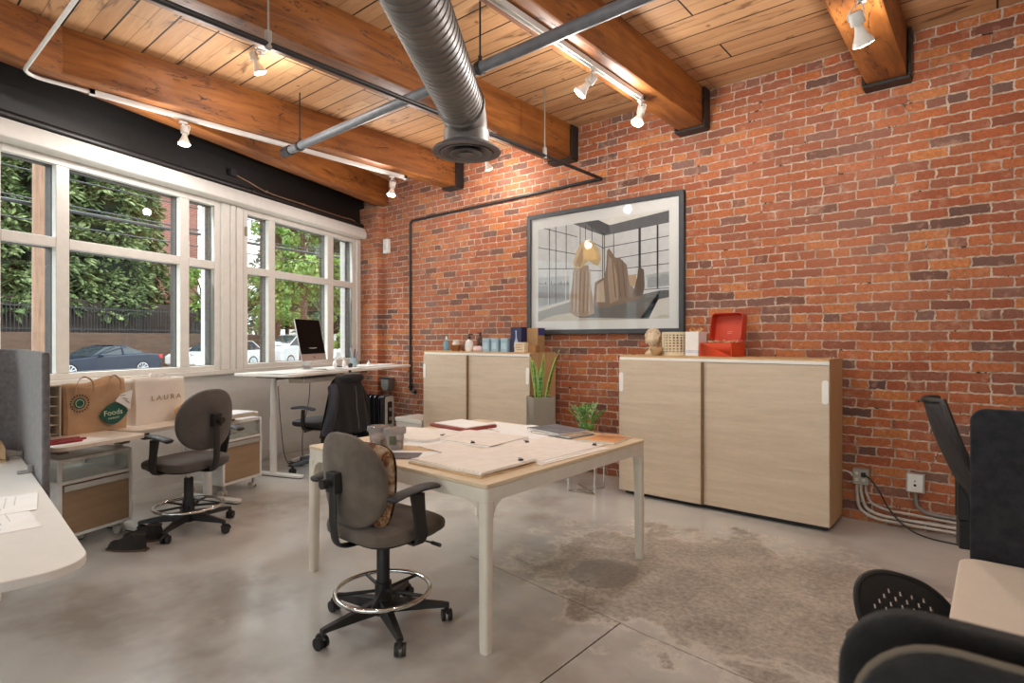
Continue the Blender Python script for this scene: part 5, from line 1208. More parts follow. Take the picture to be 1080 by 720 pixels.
ab = thing('amber_bottle', 'dark brown bottle with a black pump behind the white dispenser', 'bottle', (-4.555, yB+.09, ZB), 0); MB().lathe([(0, 0), (.04, 0), (.042, .01), (.042, .13), (.018, .16), (0, .16)], n=20).build('bottle', mat('amber_glass', (62, 38, 26), .15), ab); MB().cyl((0, 0, .16), (0, 0, .20), .014, n=10).box(-.04, .012, -.009, .009, .20, .215).build('pump', BLACKPL, ab)
lath('small_pink_dish', 'small pinkish dish left of the blue canisters', 'dish', [(0, 0), (.05, 0), (.062, .02), (.055, .05), (.02, .062), (0, .062)], mat('pale_pink_dish', (222, 196, 196), .4), -4.46, yB-.04)
CANB = mat('light_blue_canister', (150, 182, 196), .35, var=.02)
can0 = None
for i, (x, lb) in enumerate(((-4.345, 'light blue canister, leftmost of the three in a row'), (-4.215, 'light blue canister in the middle of the row of three'), (-4.075, 'light blue canister, rightmost of the three, next to the dark box'))):
    if can0 is None:
        o = thing('canister', lb, 'canister', (x, yB, ZB), 0, 'light blue canisters'); can0 = o
        MB().prism([(a, b) for a, b in rr(-.052, .052, -.05, .05, .012, 4)], 0, .125).build('body', CANB, o, bev=.003); MB().prism([(a, b) for a, b in rr(-.053, .053, -.051, .051, .012, 4)], .126, .148).build('lid', mat('blue_canister_lid', (166, 194, 206), .35), o, bev=.004)
        MB().box(-.032, .032, -.0512, -.0502, .03, .10).build('sticker', mat('pale_blue_sticker', (178, 204, 216), .5), o)
    else: dup(can0, (x, yB, ZB), 0, lb)
db = thing('bottle_box', 'tall dark blue printed gift box on the far cabinet', 'box', (-3.905, yB+.02, ZB), R(-8)); MB().box(-.085, .085, -.06, .06, 0, .265).build('box_body', mat('deep_blue_card', (34, 34, 74), .35, var=.1), db, bev=.004); MB().prism([(-.02, .10), (0, .15), (-.004, .23), (.012, .23), (.016, .15), (.04, .10), (.03, .05), (.05, .02), (-.01, .03), (-.03, .06)], -.0615, -.0602, 'y').build('pale_print', mat('pale_blue_print', (178, 190, 220), .5), db, smooth=0); MB().box(-.0855, -.0851, -.05, .05, .01, .25).build('brown_side', mat('bronze_side', (96, 74, 56), .4), db, smooth=0)
kb = thing('cardboard_carton', 'tall plain brown carton standing next to the dark blue box', 'carton', (-3.725, yB+.08, ZB), 0); MB().box(-.085, .06, -.06, .06, 0, .255).build('carton_body', mat('brown_carton', (172, 134, 92), .75, var=.04), kb, bev=.002); MB().box(.0605, .066, -.055, .055, .18, .25).build('blue_flap', mat('blue_flap', (52, 54, 110), .5), kb)
fb = thing('wooden_sign_block', 'small pale block with faint lettering in front of the brown carton', 'block', (-3.78, yB-.11, ZB), R(-6)); MB().box(-.075, .075, -.03, .03, 0, .105).build('block', mat('pale_wood_block', (222, 200, 168), .6, var=.03), fb, bev=.003)
m = MB()
for k, (a, b) in enumerate(((-.05, .05), (-.055, .03), (-.04, .05))):
    for q in range(5): x = a+(b-a)*q/5; m.box(x, x+.014, -.0308, -.0302, .075-.026*k, .085-.026*k)
m.build('faint_lettering', mat('faint_brown_print', (170, 146, 118), .7), fb, smooth=0)
lb_ = thing('low_carton', 'low open brown carton at the right end of the far cabinet', 'carton', (-3.645, yB+.0, ZB), 0); m = MB(); m.box(-.04, .04, -.10, -.07, 0, .075); m.build('carton_body', mat('brown_carton2', (164, 120, 76), .75, var=.04), lb_, bev=.002); MB().box(-.04, .04, -.07, -.02, .0, .07).build('inner_flap', mat('brown_carton3', (150, 106, 66), .75), lb_, bev=.002)
# ------------------------------------------------------------------ plants beside the cabinets
def wire_stand(label, x, y, rz, s, h):
    o = thing('wire_plant_stand', label, 'plant stand', (x, y, 0), rz, None); r_ = .0075
    MB().tube([(-s, -s, h-r_), (s, -s, h-r_), (s, s, h-r_), (-s, s, h-r_)], r_, 8, True).build('top_ring', CHROME, o)
    m = MB().tube([(-s, -s, r_), (s, s, r_)], r_, 8); m.tube([(-s, s, r_), (s, -s, r_)], r_, 8); m.tube([(-s, -s, r_), (s, -s, r_)], r_, 8); m.build('base_cross', CHROME, o)
    for a in (-s, s):
        for b in (-s, s): MB().cyl((a, b, r_), (a, b, h-r_), r_, n=8).build('leg', CHROME, o)
    MB().box(-s, s, -s, s, h+.0005, h+.008).build('shelf', glassy('stand_glass', (226, 238, 234), .8, .03, ((206, 222, 216), .2)), o); return o
wire_stand('chrome wire stand in front of the brick, carrying the low leafy plant', -2.86, 4.44, R(12), .125, .34)
wire_stand('chrome wire stand beneath the tall snake plant', -3.40, 4.46, R(-33), .115, .42)
pl = thing('snake_plant', 'tall green snake plant in a square grey planter beside the far cabinet', 'plant', (-3.40, 4.46, .4285), R(-33))
PLG = mat('warm_grey_planter', (146, 136, 124), .5, var=.03)
m = MB(); s = .108
m.box(-s, s, -s, s, 0, .01)
for a in ((-s, -s+.012, -s, s), (s-.012, s, -s, s), (-s+.012, s-.012, -s, -s+.012), (-s+.012, s-.012, s-.012, s)): m.box(*a, .01, .385)
m.build('planter', PLG, pl, bev=.002); MB().box(-s+.013, s-.013, -s+.013, s-.013, .012, .35).build('soil', mat('potting_soil', (58, 44, 34), .95, var=.3, nscale=60), pl)
t = NT('snake_leaf'); tc = t.N('ShaderNodeTexCoord'); x, y, z = t.sep(tc.outputs['Object']); bn = t.noise(t.comb(t.math('MULTIPLY', x, 4.), t.math('MULTIPLY', y, 4.), t.math('MULTIPLY', z, 26.)), 1.2, 4, .6, .5); t.col(t.ramp(bn, [(.36, lin((44, 86, 38))), (.5, lin((86, 140, 60))), (.62, lin((128, 172, 88)))])); t.b.inputs['Roughness'].default_value = .4; SNK = t.m; EDGE = mat('yellow_leaf_edge', (196, 204, 110), .45)
rnd = random.Random(12)
for k, (bx_, by_, lx, ly, L_, w_) in enumerate(((-.05, -.03, -.03, -.02, .40, .020), (-.03, .02, -.03, .04, .46, .021), (-.065, .0, -.06, .0, .36, .018), (.02, -.02, .03, .02, .36, .020), (.04, .04, .10, .10, .50, .019), (-.02, -.05, -.02, -.04, .42, .019))):
    m = MB(); n = 14; b0 = Vector((bx_, by_, .34)); b1 = b0+Vector((lx, ly, L_)); sd = Vector((math.cos(k*1.1+.6), math.sin(k*1.1+.6), 0)); nn = Vector((-sd.y, sd.x, 0)); vs = []
    for i in range(n+1):
        q = i/n; c = b0.lerp(b1, q)+Vector((lx, ly, 0))*(q*q-q)*.5; ww = w_*(.75+.9*q-.3*q*q)*(1 if q < .55 else max(.02, 1-((q-.55)/.45)**2.2)); sdr = Matrix.Rotation(q*.5, 3, 'Z') @ sd; nr = Matrix.Rotation(q*.5, 3, 'Z') @ nn
        vs += [c-sdr*ww, c-sdr*ww*.8+nr*.004, c+nr*.011*(1-q*.5), c+sdr*ww*.8+nr*.004, c+sdr*ww]
    for i in range(n):
        for j in range(4): m.cur = 1 if j in (0, 3) else 0; m.add([], []); m.f.append([i*5+j, i*5+j+1, i*5+j+6, i*5+j+5]); m.mi.append(m.cur)
    m.v = [Vector(v) for v in vs]; m.build('leaf', [SNK, EDGE], pl, solid=.003)
zz = thing('leafy_plant', 'low glossy-leaved potted plant on a wire stand between the two cabinets', 'plant', (-2.86, 4.44, .3485), 0)
m = MB().lathe([(0, 0), (.075, 0), (.10, .15), (.105, .16), (.095, .16), (.09, .13), (0, .13)], n=24); m.build('pot', mat('dark_clay_pot', (92, 82, 74), .6), zz)
ZZL = mat('glossy_green_leaf', (96, 146, 62), .3, var=.15, nscale=5); ZZP = mat('pale_green_leaf', (150, 178, 120), .4, var=.1)
for k in range(8):
    a = k*2.4+.3; ln_ = .24+.02*(k % 4); r_ = .08+.16*((k*37 % 11)/11); p0 = Vector((.03*math.cos(a), .03*math.sin(a), .13)); p2 = Vector((r_*math.cos(a), r_*math.sin(a), .13+ln_)); p1 = p0.lerp(p2, .5)+Vector((0, 0, .05)); pts = bez([p0, p1, p2], 6)
    m = MB(); m.tube(pts, [.006-.0003*i for i in range(len(pts))], 6)
    for i in range(3, len(pts), 2):
        for s in (-1, 1):
            d = (pts[i]-pts[i-1]).normalized(); sd = d.cross(Vector((0, 0, 1))).normalized()*s; tip = pts[i]+sd*.045+d*.03; wv = d.cross(sd)*.0+d*.016
            m.add([pts[i], pts[i]+sd*.025-wv+Vector((0, 0, .004)), tip, pts[i]+sd*.025+wv*1.3+Vector((0, 0, .004))], [(0, 1, 2, 3)])
    m.build('stem_with_leaves', ZZP if k % 4 == 3 else ZZL, zz, solid=.0015)
# ------------------------------------------------------------------ outlets and conduit right of the cabinet
CON_ = mat('pale_wall_conduit', (196, 188, 178), .45, .2)
ob = thing('outlet_box', 'grey metal double outlet box with a black plug, right beside the cabinet', 'outlet', (-.782, 5.0, .345), 0)
MB().box(-.052, .052, -.03, .0295, -.06, .055).build('box_body', mat('galvanised_box', (164, 158, 146), .5, .3), ob, bev=.004)
m = MB()
for x in (-.025, .02):
    for z in (-.025, .022): m.cyl((x, -.0305, z), (x, -.034, z), .012, n=12)
m.build('socket', mat('beige_socket', (206, 200, 186), .5), ob); MB().box(.005, .035, -.065, -.0345, .0, .035).build('plug', BLACKPL, ob, bev=.006)
ow = thing('outlet_box', 'white double data outlet on the brick, right of the plugged outlet', 'outlet', (-.448, 5.0, .345), 0)
MB().box(-.055, .055, -.022, .0295, -.065, .065).build('box_body', mat('grey_back_box', (176, 176, 176), .5), ow, bev=.004); MB().box(-.046, .046, -.030, -.0225, -.06, .066).build('face_plate', WHITEM, ow, bev=.004)
m = MB()
for z, r_ in ((-.012, .009), (.018, .005)): m.cyl((0, -.0305, z), (0, -.033, z), r_, n=12)
m.build('port', BLACKPL, ow)
def condu(name, label, pts, r_, m): return tag(MB().tube(bez(pts, 8), r_, 8).build(name, m), label, 'conduit')
yc = 5.008
condu('bent_conduit', 'outermost bent conduit dropping from the outlet box and running right', [(-.81, yc, .285), (-.81, yc, .20), (-.79, yc, .10), (-.70, yc, .045), (-.5, yc, .035), (0, yc, .035), (1.0, yc, .035), (2.5, yc, .035)], .012, CON_)
condu('bent_conduit', 'middle bent conduit dropping from the outlet box and running right', [(-.785, yc, .285), (-.78, yc, .20), (-.75, yc, .11), (-.66, yc, .072), (-.5, yc, .066), (0, yc, .066), (1.0, yc, .066), (2.5, yc, .066)], .012, CON_)
condu('bent_conduit', 'uppermost bent conduit curving from the outlet box to the right', [(-.755, yc, .285), (-.75, yc, .22), (-.71, yc, .15), (-.62, yc, .118), (-.5, yc, .112), (0, yc, .10), (1.0, yc, .10), (2.5, yc, .10)], .010, CON_)
condu('flexible_conduit', 'grey flexible conduit below the white outlet', [(-.448, yc, .28), (-.446, yc, .22), (-.43, yc, .17), (-.36, yc, .137), (-.2, yc, .132), (.3, yc, .132)], .014, mat('grey_flex', (138, 134, 130), .5, .4))
condu('power_cable', 'black power cord from the plug looping down to the floor', [(-.762, 4.945, .36), (-.72, 4.92, .35), (-.66, 4.92, .27), (-.60, 4.93, .15), (-.50, 4.9, .05), (-.36, 4.86, .008), (-.1, 4.82, .008), (.12, 4.78, .008), (.25, 4.6, .008)], .006, BLACKPL)
condu('white_lead', 'thin white lead running behind the cabinet from the outlet box', [(-.835, 4.99, .335), (-.86, 4.995, .36), (-.92, 5.005, .37), (-1.1, 5.015, .37)], .006, WHITEM)
# ------------------------------------------------------------------ papers and objects on the big table
ZT_ = .7425
GRYC = mat('dark_grey_card', (92, 88, 90), .6, var=.05); REDF = mat('dark_red_leather', (134, 52, 40), .5, var=.06); BLKC = mat('binder_clip_black', (36, 34, 34), .4)
KR2 = mat('kraft_card', (206, 176, 136), .75, var=.04)
def stack(name, label, cat, cx, cy, z, w_, d, a, layers):
    """a bundle of sheets: each layer (dx, dy, w, d, da, th, material)"""
    o = thing(name, label, cat, (cx, cy, z), a); zz_ = 0
    for dx, dy, ww, dd, da, th, m, nm in layers:
        b = MB(Matrix.Translation((dx, dy, zz_)) @ Matrix.Rotation(R(da), 4, 'Z')); b.box(-ww/2, ww/2, -dd/2, dd/2, 0, th-.0003); b.build(nm, m, o, smooth=0); zz_ += th
    return o
def clip(label, x, y, z, a):
    m = MB(); m.prism([(-.013, 0), (.013, 0), (.008, .009), (-.008, .009)], -.008, .008, 'y'); m.tube([(-.009, 0, .008), (-.005, .020, .010), (.005, .020, .010), (.009, 0, .008)], .0012, 5)
    tag(m.build('binder_clip', BLKC, loc=(x, y, z), rz=R(a)), label, 'clip', None)
stack('folder_stack', 'thick stack of cream folders at the near corner of the table', 'folders', -2.03, 2.10, ZT_, .5, .44, 0, [(.0, .0, .50, .42, 0, .008, KR2, 'folder'), (-.01, .005, .49, .41, 1.5, .008, CREAM, 'folder'), (.0, .0, .50, .40, -1, .006, CREAM, 'folder'), (.005, .008, .48, .40, .6, .004, CREAM, 'top_sheet')])
clip('black binder clip on the right edge of the cream folder stack', -1.815, 2.22, ZT_+.0262, 70)
stack('drawing_bundle', 'bundle of cream drawings along the right edge of the table', 'papers', -1.98, 2.62, ZT_, .5, .66, 0, [(.03, -.02, .46, .62, -3, .004, CREAM, 'sheet'), (-.01, .01, .47, .62, 2, .003, PAPER, 'sheet'), (-.02, .02, .46, .60, -1, .003, CREAM, 'sheet')])
clip('black binder clip at the far right corner of the cream drawings', -1.80, 2.88, ZT_+.0102, 20); clip('small black binder clip on the left of the cream drawings', -2.16, 2.70, ZT_+.0102, 100)
stack('bound_report', 'thick white bound report in the middle of the table', 'report', -2.48, 2.62, ZT_, .5, .42, R(4), [(0, 0, .50, .40, 0, .010, PAPER, 'pages'), (-.008, .006, .49, .39, 1, .006, CREAM, 'cover')])
clip('black binder clip on the near corner of the white bound report', -2.37, 2.45, ZT_+.0162, 60); clip('black binder clip on the left corner of the white bound report', -2.69, 2.50, ZT_+.0162, -30)
m = MB(); m.rrect(-.24, .24, -.19, .19, 0, .018, .07, 6); q = thing('paper_pad', 'round-cornered white pad left of the bound report', 'pad', (-2.88, 2.46, ZT_), R(10)); m.build('pages', PAPER, q); MB().rrect(-.235, .235, -.185, .185, .0182, .020, .07, 6).build('top_sheet', CREAM, q)
rf = thing('leather_folder', 'dark red leather folder with white paper on top', 'folder', (-2.93, 2.93, ZT_), R(-4)); MB().rrect(-.20, .20, -.15, .15, 0, .022, .015).build('cover', REDF, rf, bev=.004); MB().box(-.17, .18, -.125, .13, .0222, .027).build('sheets', PAPER, rf, smooth=0)
paper('white sheet lying under the red folder', -2.78, 2.80, ZT_, .36, .30, R(-12), wave=.002)
paper('large white sheet behind the red folder at the far edge', -2.70, 3.12, ZT_, .42, .30, R(3), wave=.003); paper('large white sheet at the far edge beside the magazines', -2.42, 3.08, ZT_+.004, .40, .36, R(-8), wave=.004)
paper('white sheet tucked left of the magazines', -2.36, 2.92, ZT_+.010, .34, .26, R(6), wave=.002)
MAGB = mat('slate_blue_magazine', (112, 116, 128), .3, var=.2, nscale=7); MAGK = mat('dark_magazine', (70, 62, 60), .35, var=.3, nscale=9); MAGT = mat('tan_magazine', (176, 150, 122), .4, var=.2, nscale=7)
for i, (x, y, a, th, mm, lb) in enumerate(((-2.16, 3.09, -10, .012, MAGK, 'dark magazine at the bottom of the magazine pile'), (-2.18, 3.10, -4, .012, MAGT, 'tan magazine in the middle of the magazine pile'), (-2.23, 3.11, -14, .011, MAGB, 'slate blue magazine on top of the magazine pile'))):
    o = thing('magazine', lb, 'magazine', (x, y, ZT_+.0005+.0125*i), R(a), 'magazines in the pile on the table'); MB().box(-.16, .16, -.125, .125, .0015, th-.0015).build('pages', PAPER, o, smooth=0); b = MB(); b.box(-.162, .162, -.127, .127, th-.0015, th); b.box(-.162, .162, -.127, .127, 0, .0015); b.box(-.163, -.161, -.127, .127, 0, th); b.build('cover', mm, o, smooth=0)
OR_ = mat('orange_print_cover', (196, 132, 80), .35, var=.3, nscale=6)
ob_ = thing('catalogue', 'orange-brown picture catalogue at the far right corner of the table', 'catalogue', (-1.93, 3.13, ZT_), R(8)); MB().box(-.17, .17, -.14, .14, .001, .010).build('pages', PAPER, ob_, smooth=0); MB().box(-.171, .171, -.141, .141, .0101, .012).build('cover', mat('cream_orange_cover', (214, 178, 134), .4, var=.08, nscale=5), ob_, smooth=0); MB().box(-.02, .16, -.10, .12, .0121, .0126).build('cover_picture', OR_, ob_, smooth=0)
paper('dark grey card lying beside the cushion chair', -2.44, 1.99, ZT_+.003, .17, .15, R(38), .003, GRYC, 'grey_card', 'card')
paper('white sheet under the dark grey card', -2.45, 2.03, ZT_+.0005, .30, .22, R(30), .0012)
paper('tan kraft sheet left of the folder stack', -2.60, 2.20, ZT_, .28, .24, R(-14), .0016, KR2); paper('thin white booklet above the folder stack', -2.42, 2.30, ZT_+.0030, .30, .22, R(-8), .004, CREAM, 'booklet', 'booklet')
paper('white sheet between the tubs and the white pad', -2.66, 2.36, ZT_+.0015, .24, .30, R(24), .0012)
TUB = glassy('clear_tub_plastic', (236, 232, 232), .9, .06, ((240, 236, 236), .22))
tb0 = None
for i, (x, y, lb) in enumerate(((-2.77, 2.07, 'clear plastic tub behind the drafting chair back, left of its twin'), (-2.63, 2.08, 'clear plastic tub with a small green sticker, right of its twin'))):
    o = thing('plastic_tub', lb, 'tub', (x, y, ZT_+.0005), 0, None)
    MB().lathe([(0, 0), (.044, 0), (.047, .004), (.055, .105), (.062, .108), (.062, .114), (.053, .112), (.045, .008), (0, .006)], n=28).build('tub', TUB, o)
    MB().lathe([(.0555, .094), (.064, .094), (.064, .120), (.060, .123), (0, .121), (0, .118), (.0555, .116)], n=28).build('lid', TUB, o)
    MB().lathe([(0, .008), (.043, .008), (.046, .045), (0, .05)], n=20).build('contents', mat('pinkish_contents', (226, 204, 202), .6, var=.15, nscale=40), o)
    if i:
        b = MB(); b.grid(lambda u, v: (.0535*math.cos(-1.3+.75*u), .0535*math.sin(-1.3+.75*u), .035+.05*v), 6, 2); b.build('sticker', mat('dark_green_sticker', (86, 92, 70), .5), o, solid=.001)
# ------------------------------------------------------------------ near-left desk and its felt divider
ang = R(-5)
ld = thing('corner_desk', 'white rounded desk at the lower left with papers on it', 'desk', (-2.02, .49, 0), ang)
m = MB(); m.prism([(x, y) for x, y in rr(-2.35, .055, -.82, 0, .13, 8)], .712, .74); m.build('desktop', DESKE, ld, bev=.004)
m = MB()
for x in (-2.0, -.42):
    m.cyl((x, -.41, .03), (x, -.41, .70), .034, n=16); m.rrect(x-.04, x+.04, -.74, -.08, 0, .03, .03)
m.build('leg', WHITEM, ld, bev=.003)
MB().box(-2.1, -.3, -.45, -.37, .665, .7115).build('under_frame', BLACKM, ld)
fd = thing('felt_divider', 'tall grey felt divider wrapped around the far end of the white desk', 'desk divider', (-2.02, .49, 0), ang)
ol = [(-.81, .012)]+[(-2.24, .012)]+[(-2.36+.0*k, .0) for k in ()]
path = [(-1.20, .022), (-2.25, .022)]+[(-2.25-.13*math.sin(R(a)), -.108+.13*math.cos(R(a))) for a in range(15, 91, 15)]+[(-2.38, -.80)]
m = MB(); n = len(path); th = .015; L_, R_ = [], []
for i, p in enumerate(path):
    a = Vector(path[max(i-1, 0)]); b = Vector(path[min(i+1, n-1)]); d = (b-a).normalized(); q = Vector((-d.y, d.x)); L_.append(Vector(p)+q*th); R_.append(Vector(p)-q*th)
vs = [(p.x, p.y, z) for z in (.46, 1.315) for S in (L_, R_) for p in S]; fs = []
for i in range(n-1): fs += [(i, i+1, 2*n+i+1, 2*n+i), (n+i+1, n+i, 3*n+i, 3*n+i+1), (i+1, i, n+i, n+i+1), (2*n+i, 2*n+i+1, 3*n+i+1, 3*n+i)]
fs += [(0, n, 3*n, 2*n)[::1], (n-1, 2*n-1, 4*n-1, 3*n-1)[::-1]]
m.add(vs, fs); m.build('felt_screen', FELT, fd, bev=.012, seg=3)
for x in (-1.50, -1.98):
    m = MB(); m.box(x-.018, x+.018, -.055, .006, .7402, .752); m.box(x-.012, x+.012, -.02, .004, .752, .775); m.build('desk_clamp', SILVM, fd, bev=.003)
def lp(x, y): q = Matrix.Rotation(ang, 4, 'Z') @ Vector((x, y, 0)); return (-2.02+q.x, .49+q.y)
LINE = mat('faint_pencil_print', (206, 204, 200), .7)
for i, (x, y, w_, d, a, lb) in enumerate(((-.62, -.20, .36, .25, 3, 'printed white sheet nearest the corner of the white desk'), (-.86, -.17, .30, .26, -6, 'white sheet further along the white desk'))):
    o = thing('printed_sheet', lb, 'paper', (*lp(x, y), .7405+.0015*i), ang+R(a)); MB().box(-w_/2, w_/2, -d/2, d/2, 0, .0012).build('sheet', PAPER, o, smooth=0); b = MB()
    for k in range(6): b.box(-w_*.4, w_*(.1+.05*(k*3 % 5)), -d*.32+d*.11*k, -d*.32+d*.11*k+.004, .0013, .0016)
    b.box(w_*.2, w_*.38, -d*.3, d*.1, .0013, .0016); b.build('printing', LINE, o, smooth=0)
w0 = thing('wooden_organiser', 'small light wood organiser tray at the far end of the white desk', 'organiser', (*lp(-2.05, -.18), .7405), ang); m = MB(); m.box(-.16, .16, -.11, .11, 0, .01); [m.box(*a, .01, .07) for a in ((-.16, -.15, -.11, .11), (.15, .16, -.11, .11), (-.15, .15, -.11, -.10), (-.15, .15, .10, .11), (-.005, .005, -.1, .1))]; m.build('tray', KR2, w0, bev=.002)
for k in range(3): MB().cyl((-.10+.05*k, 0, .012), (-.08+.06*k, .05, .13), .005, n=8).build('pencil', mat('pencil_yellow', (206, 168, 96), .5), w0)
# shoes
SHOE = mat('black_suede_shoe', (38, 32, 30), .85, var=.15, bump=.2, bscale=200)
def shoe(label, x, y, a):
    o = thing('shoe', label, 'shoe', (x, y, 0), R(a), 'black shoes under the drafting chair')
    def f(i, j):
        q = -.13+.26*j; w_ = .043*(1-abs((j-.62)/.62)**3*.6)*(1 if j < .97 else .7)*(.82+.3*math.sin(PI*j)); h = .105-.055*min(1, max(0, (j-.3)/.45)) if j > .12 else .10
        if j > .8: h *= math.sqrt(max(0, 1-((j-.8)/.21)**2))
        if j in (0, 1): w_ *= .3; h *= .5
        t_ = PI*2*i; return (q, w_*math.cos(t_)*(1-.25*max(0, math.sin(t_))), .014+max(0, math.sin(t_))*h if math.sin(t_) > 0 else .014)
    m = MB(); m.grid(f, 24, 16, True); m.build('upper', SHOE, o, smooth=60)
    m = MB(); m.prism([(-.135+.27*k/14, (.046*(math.sin(PI*(.06+.88*k/14))**.45))) for k in range(15)]+[(-.135+.27*k/14, -.046*(math.sin(PI*(.06+.88*k/14))**.45)) for k in range(14, -1, -1)], 0, .0138); m.build('sole', mat('brown_shoe_sole', (92, 70, 52), .7), o)
    m = MB(); sq(m, (-.075, 0, .104), .05, .026, .012, .8, .8, 16, 6); m.build('opening', mat('shoe_lining', (56, 44, 36), .9), o)
    return o
s1 = shoe('black slip-on shoe nearer the viewer beside the star base', -4.33, 1.25, 215)
dup(s1, (-4.45, 1.375, 0), R(228), 'black slip-on shoe behind its pair, beside the star base')
# ------------------------------------------------------------------ right-hand desk group
rd = thing('bench_desk', 'cream-topped desk at the lower right between two felt screens', 'desk', (-.085, .56, 0), 0)
MB().prism([(x, y) for x, y in rr(0, 1.7, 0, 1.575, .05, 6)], .712, .74).build('desktop', mat('cream_desktop', (226, 214, 198), .4, var=.01), rd, bev=.006)
m = MB()
for x in (.5, 1.5):
    for y in (.2, 1.35): m.cyl((x, y, .02), (x, y, .7115), .03, n=14); m.rrect(x-.05, x+.05, y-.05, y+.05, 0, .02, .02)
m.build('leg', WHITEM, rd)
def screen(label, x0, x1, y, z0, z1, m_, r_, pip=False, dots=False, th=.012):
    o = thing('felt_screen', label, 'desk screen', (x0, y, 0), 0, None)
    w_ = x1-x0; ol = rr(0, w_, z0, z1, r_, 8); MB().prism(ol, -th, th, 'y').build('felt_panel', m_, o, bev=.006, seg=2)
    if pip:
        q = MB().tube([(a+(.0 if a > w_/2 else -.001), -th*.2, b+.001) for a, b in ol], .0028, 8, True).build('edge_piping', mat('tan_piping', (112, 100, 86), .8), o); q['label'] = 'lighter piped edge'
    if dots:
        for z in (z1-.145, z1-.40): q = MB().lathe2((.135, -th-.002, z), .016, .006, .014, 14, 8).build('fixing_button', BLACKPL, o)
    else: pass
    for x in (.45, w_-.3): MB().box(x-.02, x+.02, -.012, .012, 0, z0-.0605).rrect(x-.12, x+.12, -.02, .02, 0, .012, .015).build('support_post', BLACKM, o)
    for x in (.45, w_-.3): MB().box(x-.02, x+.02, -th-.004, th+.004, z0-.06, z0+.0).build('bracket', BLACKM, o, bev=.003)
    return o
screen('dark navy felt screen at the far end of the cream desk', -.062, 1.5, 2.165, .56, 1.172, FELTN, .04, dots=True)
screen('charcoal felt screen at the near end of the cream desk', -.098, 1.5, .53, .56, 1.168, FELTD, .055)
screen('charcoal felt screen with lighter piping, closest to the viewer', -.078, 1.5, .478, .56, 1.168, FELTD, .06, pip=True)
# chair with the tall mesh back behind the navy screen
MESHB = mat('dark_mesh_fabric', (44, 42, 44), .7, var=.1, bump=.4, bscale=500)
mc = thing('mesh_task_chair', 'black mesh-back task chair half hidden behind the navy screen', 'chair', (.13, 3.40, 0), R(-80))
m = MB()
def bk(off):
    def f(i, j):
        h = j; w_ = .21*(1-.55*h**5)*(1-.3*(1-h)**3); x = (2*i-1)*w_; y = -.20-.10*math.sin(h*2.2)-.12*h*h+.06*(2*i-1)**2+off; return (x, y, .56+.53*h)
    return f
m.grid(bk(0), 14, 16); m.build('mesh_back', MESHB, mc, solid=.012)
m = MB(); f = bk(0); m.tube([f(0, k/12) for k in range(13)]+[f(k/8, 1) for k in range(1, 8)]+[f(1, 1-k/12) for k in range(13)]+[f(1-k/8, 0) for k in range(1, 8)], .016, 8, True); m.build('back_frame', BLACKPL, mc)
m = MB(); m.tube(bez([(0, .0, .43), (0, -.14, .435), (0, -.24, .45)], 6), .035, 8, sq=(.6, 1)); m.box(-.045, .045, -.275, -.225, .42, .55)
for s in (-1, 1): m.box(s*.035-.01, s*.035+.01, -.28, -.235, .55, .73)
m.box(-.045, .045, -.28, -.235, .73, .76); m.build('spine', BLACKPL, mc, bev=.006)
for s in (-1, 1):
    m = MB(); m.box(s*.27-.022, s*.27+.022, -.075, .075, .43, .66); m.box(s*.20-.06, s*.20+.06, -.05, .05, .425, .455); m.build('arm_bracket', BLACKPL, mc, bev=.012); MB().rrect(s*.27-.045, s*.27+.045, -.16, .12, .6605, .69, .04).build('arm_pad', BLACKPL, mc, bev=.006)
m = MB(); sq(m, (0, .06, .475), .24, .235, .04, .5, .45, 28, 10); m.build('seat', MESHB, mc)
m = MB(); m.cyl((0, 0, .08), (0, 0, .43), .027, n=14)
for k in range(5): a = 2*PI*k/5; m.tube([(0, 0, .10), (.3*math.cos(a), .3*math.sin(a), .075)], [.034, .02], 8); m.lathe2((.3*math.cos(a), .3*math.sin(a), .03), .028, .028, .03, 10, 8)
m.build('star_base', BLACKPL, mc)
# perforated chair tucked beside the cream desk
pc = thing('perforated_chair', 'black chair with an oval perforated back left of the cream desk', 'chair', (-.048, 1.68, 0), R(40))
m = MB(); nu, nv = 34, 22; rx, rz_ = .135, .10; cz0 = .635
def bp(x, z): return Vector((x, .21+.3*z-.25*x*x, cz0+z-.28*x))
def inside(x, z): return (abs(x)/rx)**2.4+(abs(z)/rz_)**2.4 <= 1
# plate with real holes: quad grid with small diamond openings left out in the middle rows
st = .0155; cells = {}
vsi = {}
def vid(x, z):
    k = (round(x*20000), round(z*20000))
    if k not in vsi: vsi[k] = len(m.v); m.v.append(bp(x, z))
    return vsi[k]
nx_ = int(rx/st)+1; nz_ = int(rz_/st)+1
for i in range(-nx_, nx_):
    for j in range(-nz_, nz_):
        x0, z0 = i*st, j*st; cx_, cz2 = x0+st/2, z0+st/2
        def cl(x, z):
            r_ = ((abs(x)/rx)**2.4+(abs(z)/rz_)**2.4)**(1/2.4); return (x, z) if r_ <= 1 else (x/r_, z/r_)
        cs = [cl(x0, z0), cl(x0+st, z0), cl(x0+st, z0+st), cl(x0, z0+st)]
        if not inside(cx_*.93, cz2*.93): continue
        hole = (i+j) % 2 == 0 and (abs(cx_)/(rx*.74))**2+(abs(cz2)/(rz_*.66))**2 < 1
        ids = [vid(*c) for c in cs]
        if len(set(ids)) < 3: continue
        if hole:
            k = .64; ins = [vid(cx_+(c[0]-cx_)*k, cz2+(c[1]-cz2)*k) for c in cs]
            for q in range(4): m.f.append([ids[q], ids[(q+1) % 4], ins[(q+1) % 4], ins[q]]); m.mi.append(0)
        else: m.f.append(ids); m.mi.append(0)
m.build('perforated_back', BLACKPL, pc, solid=.008, smooth=50)
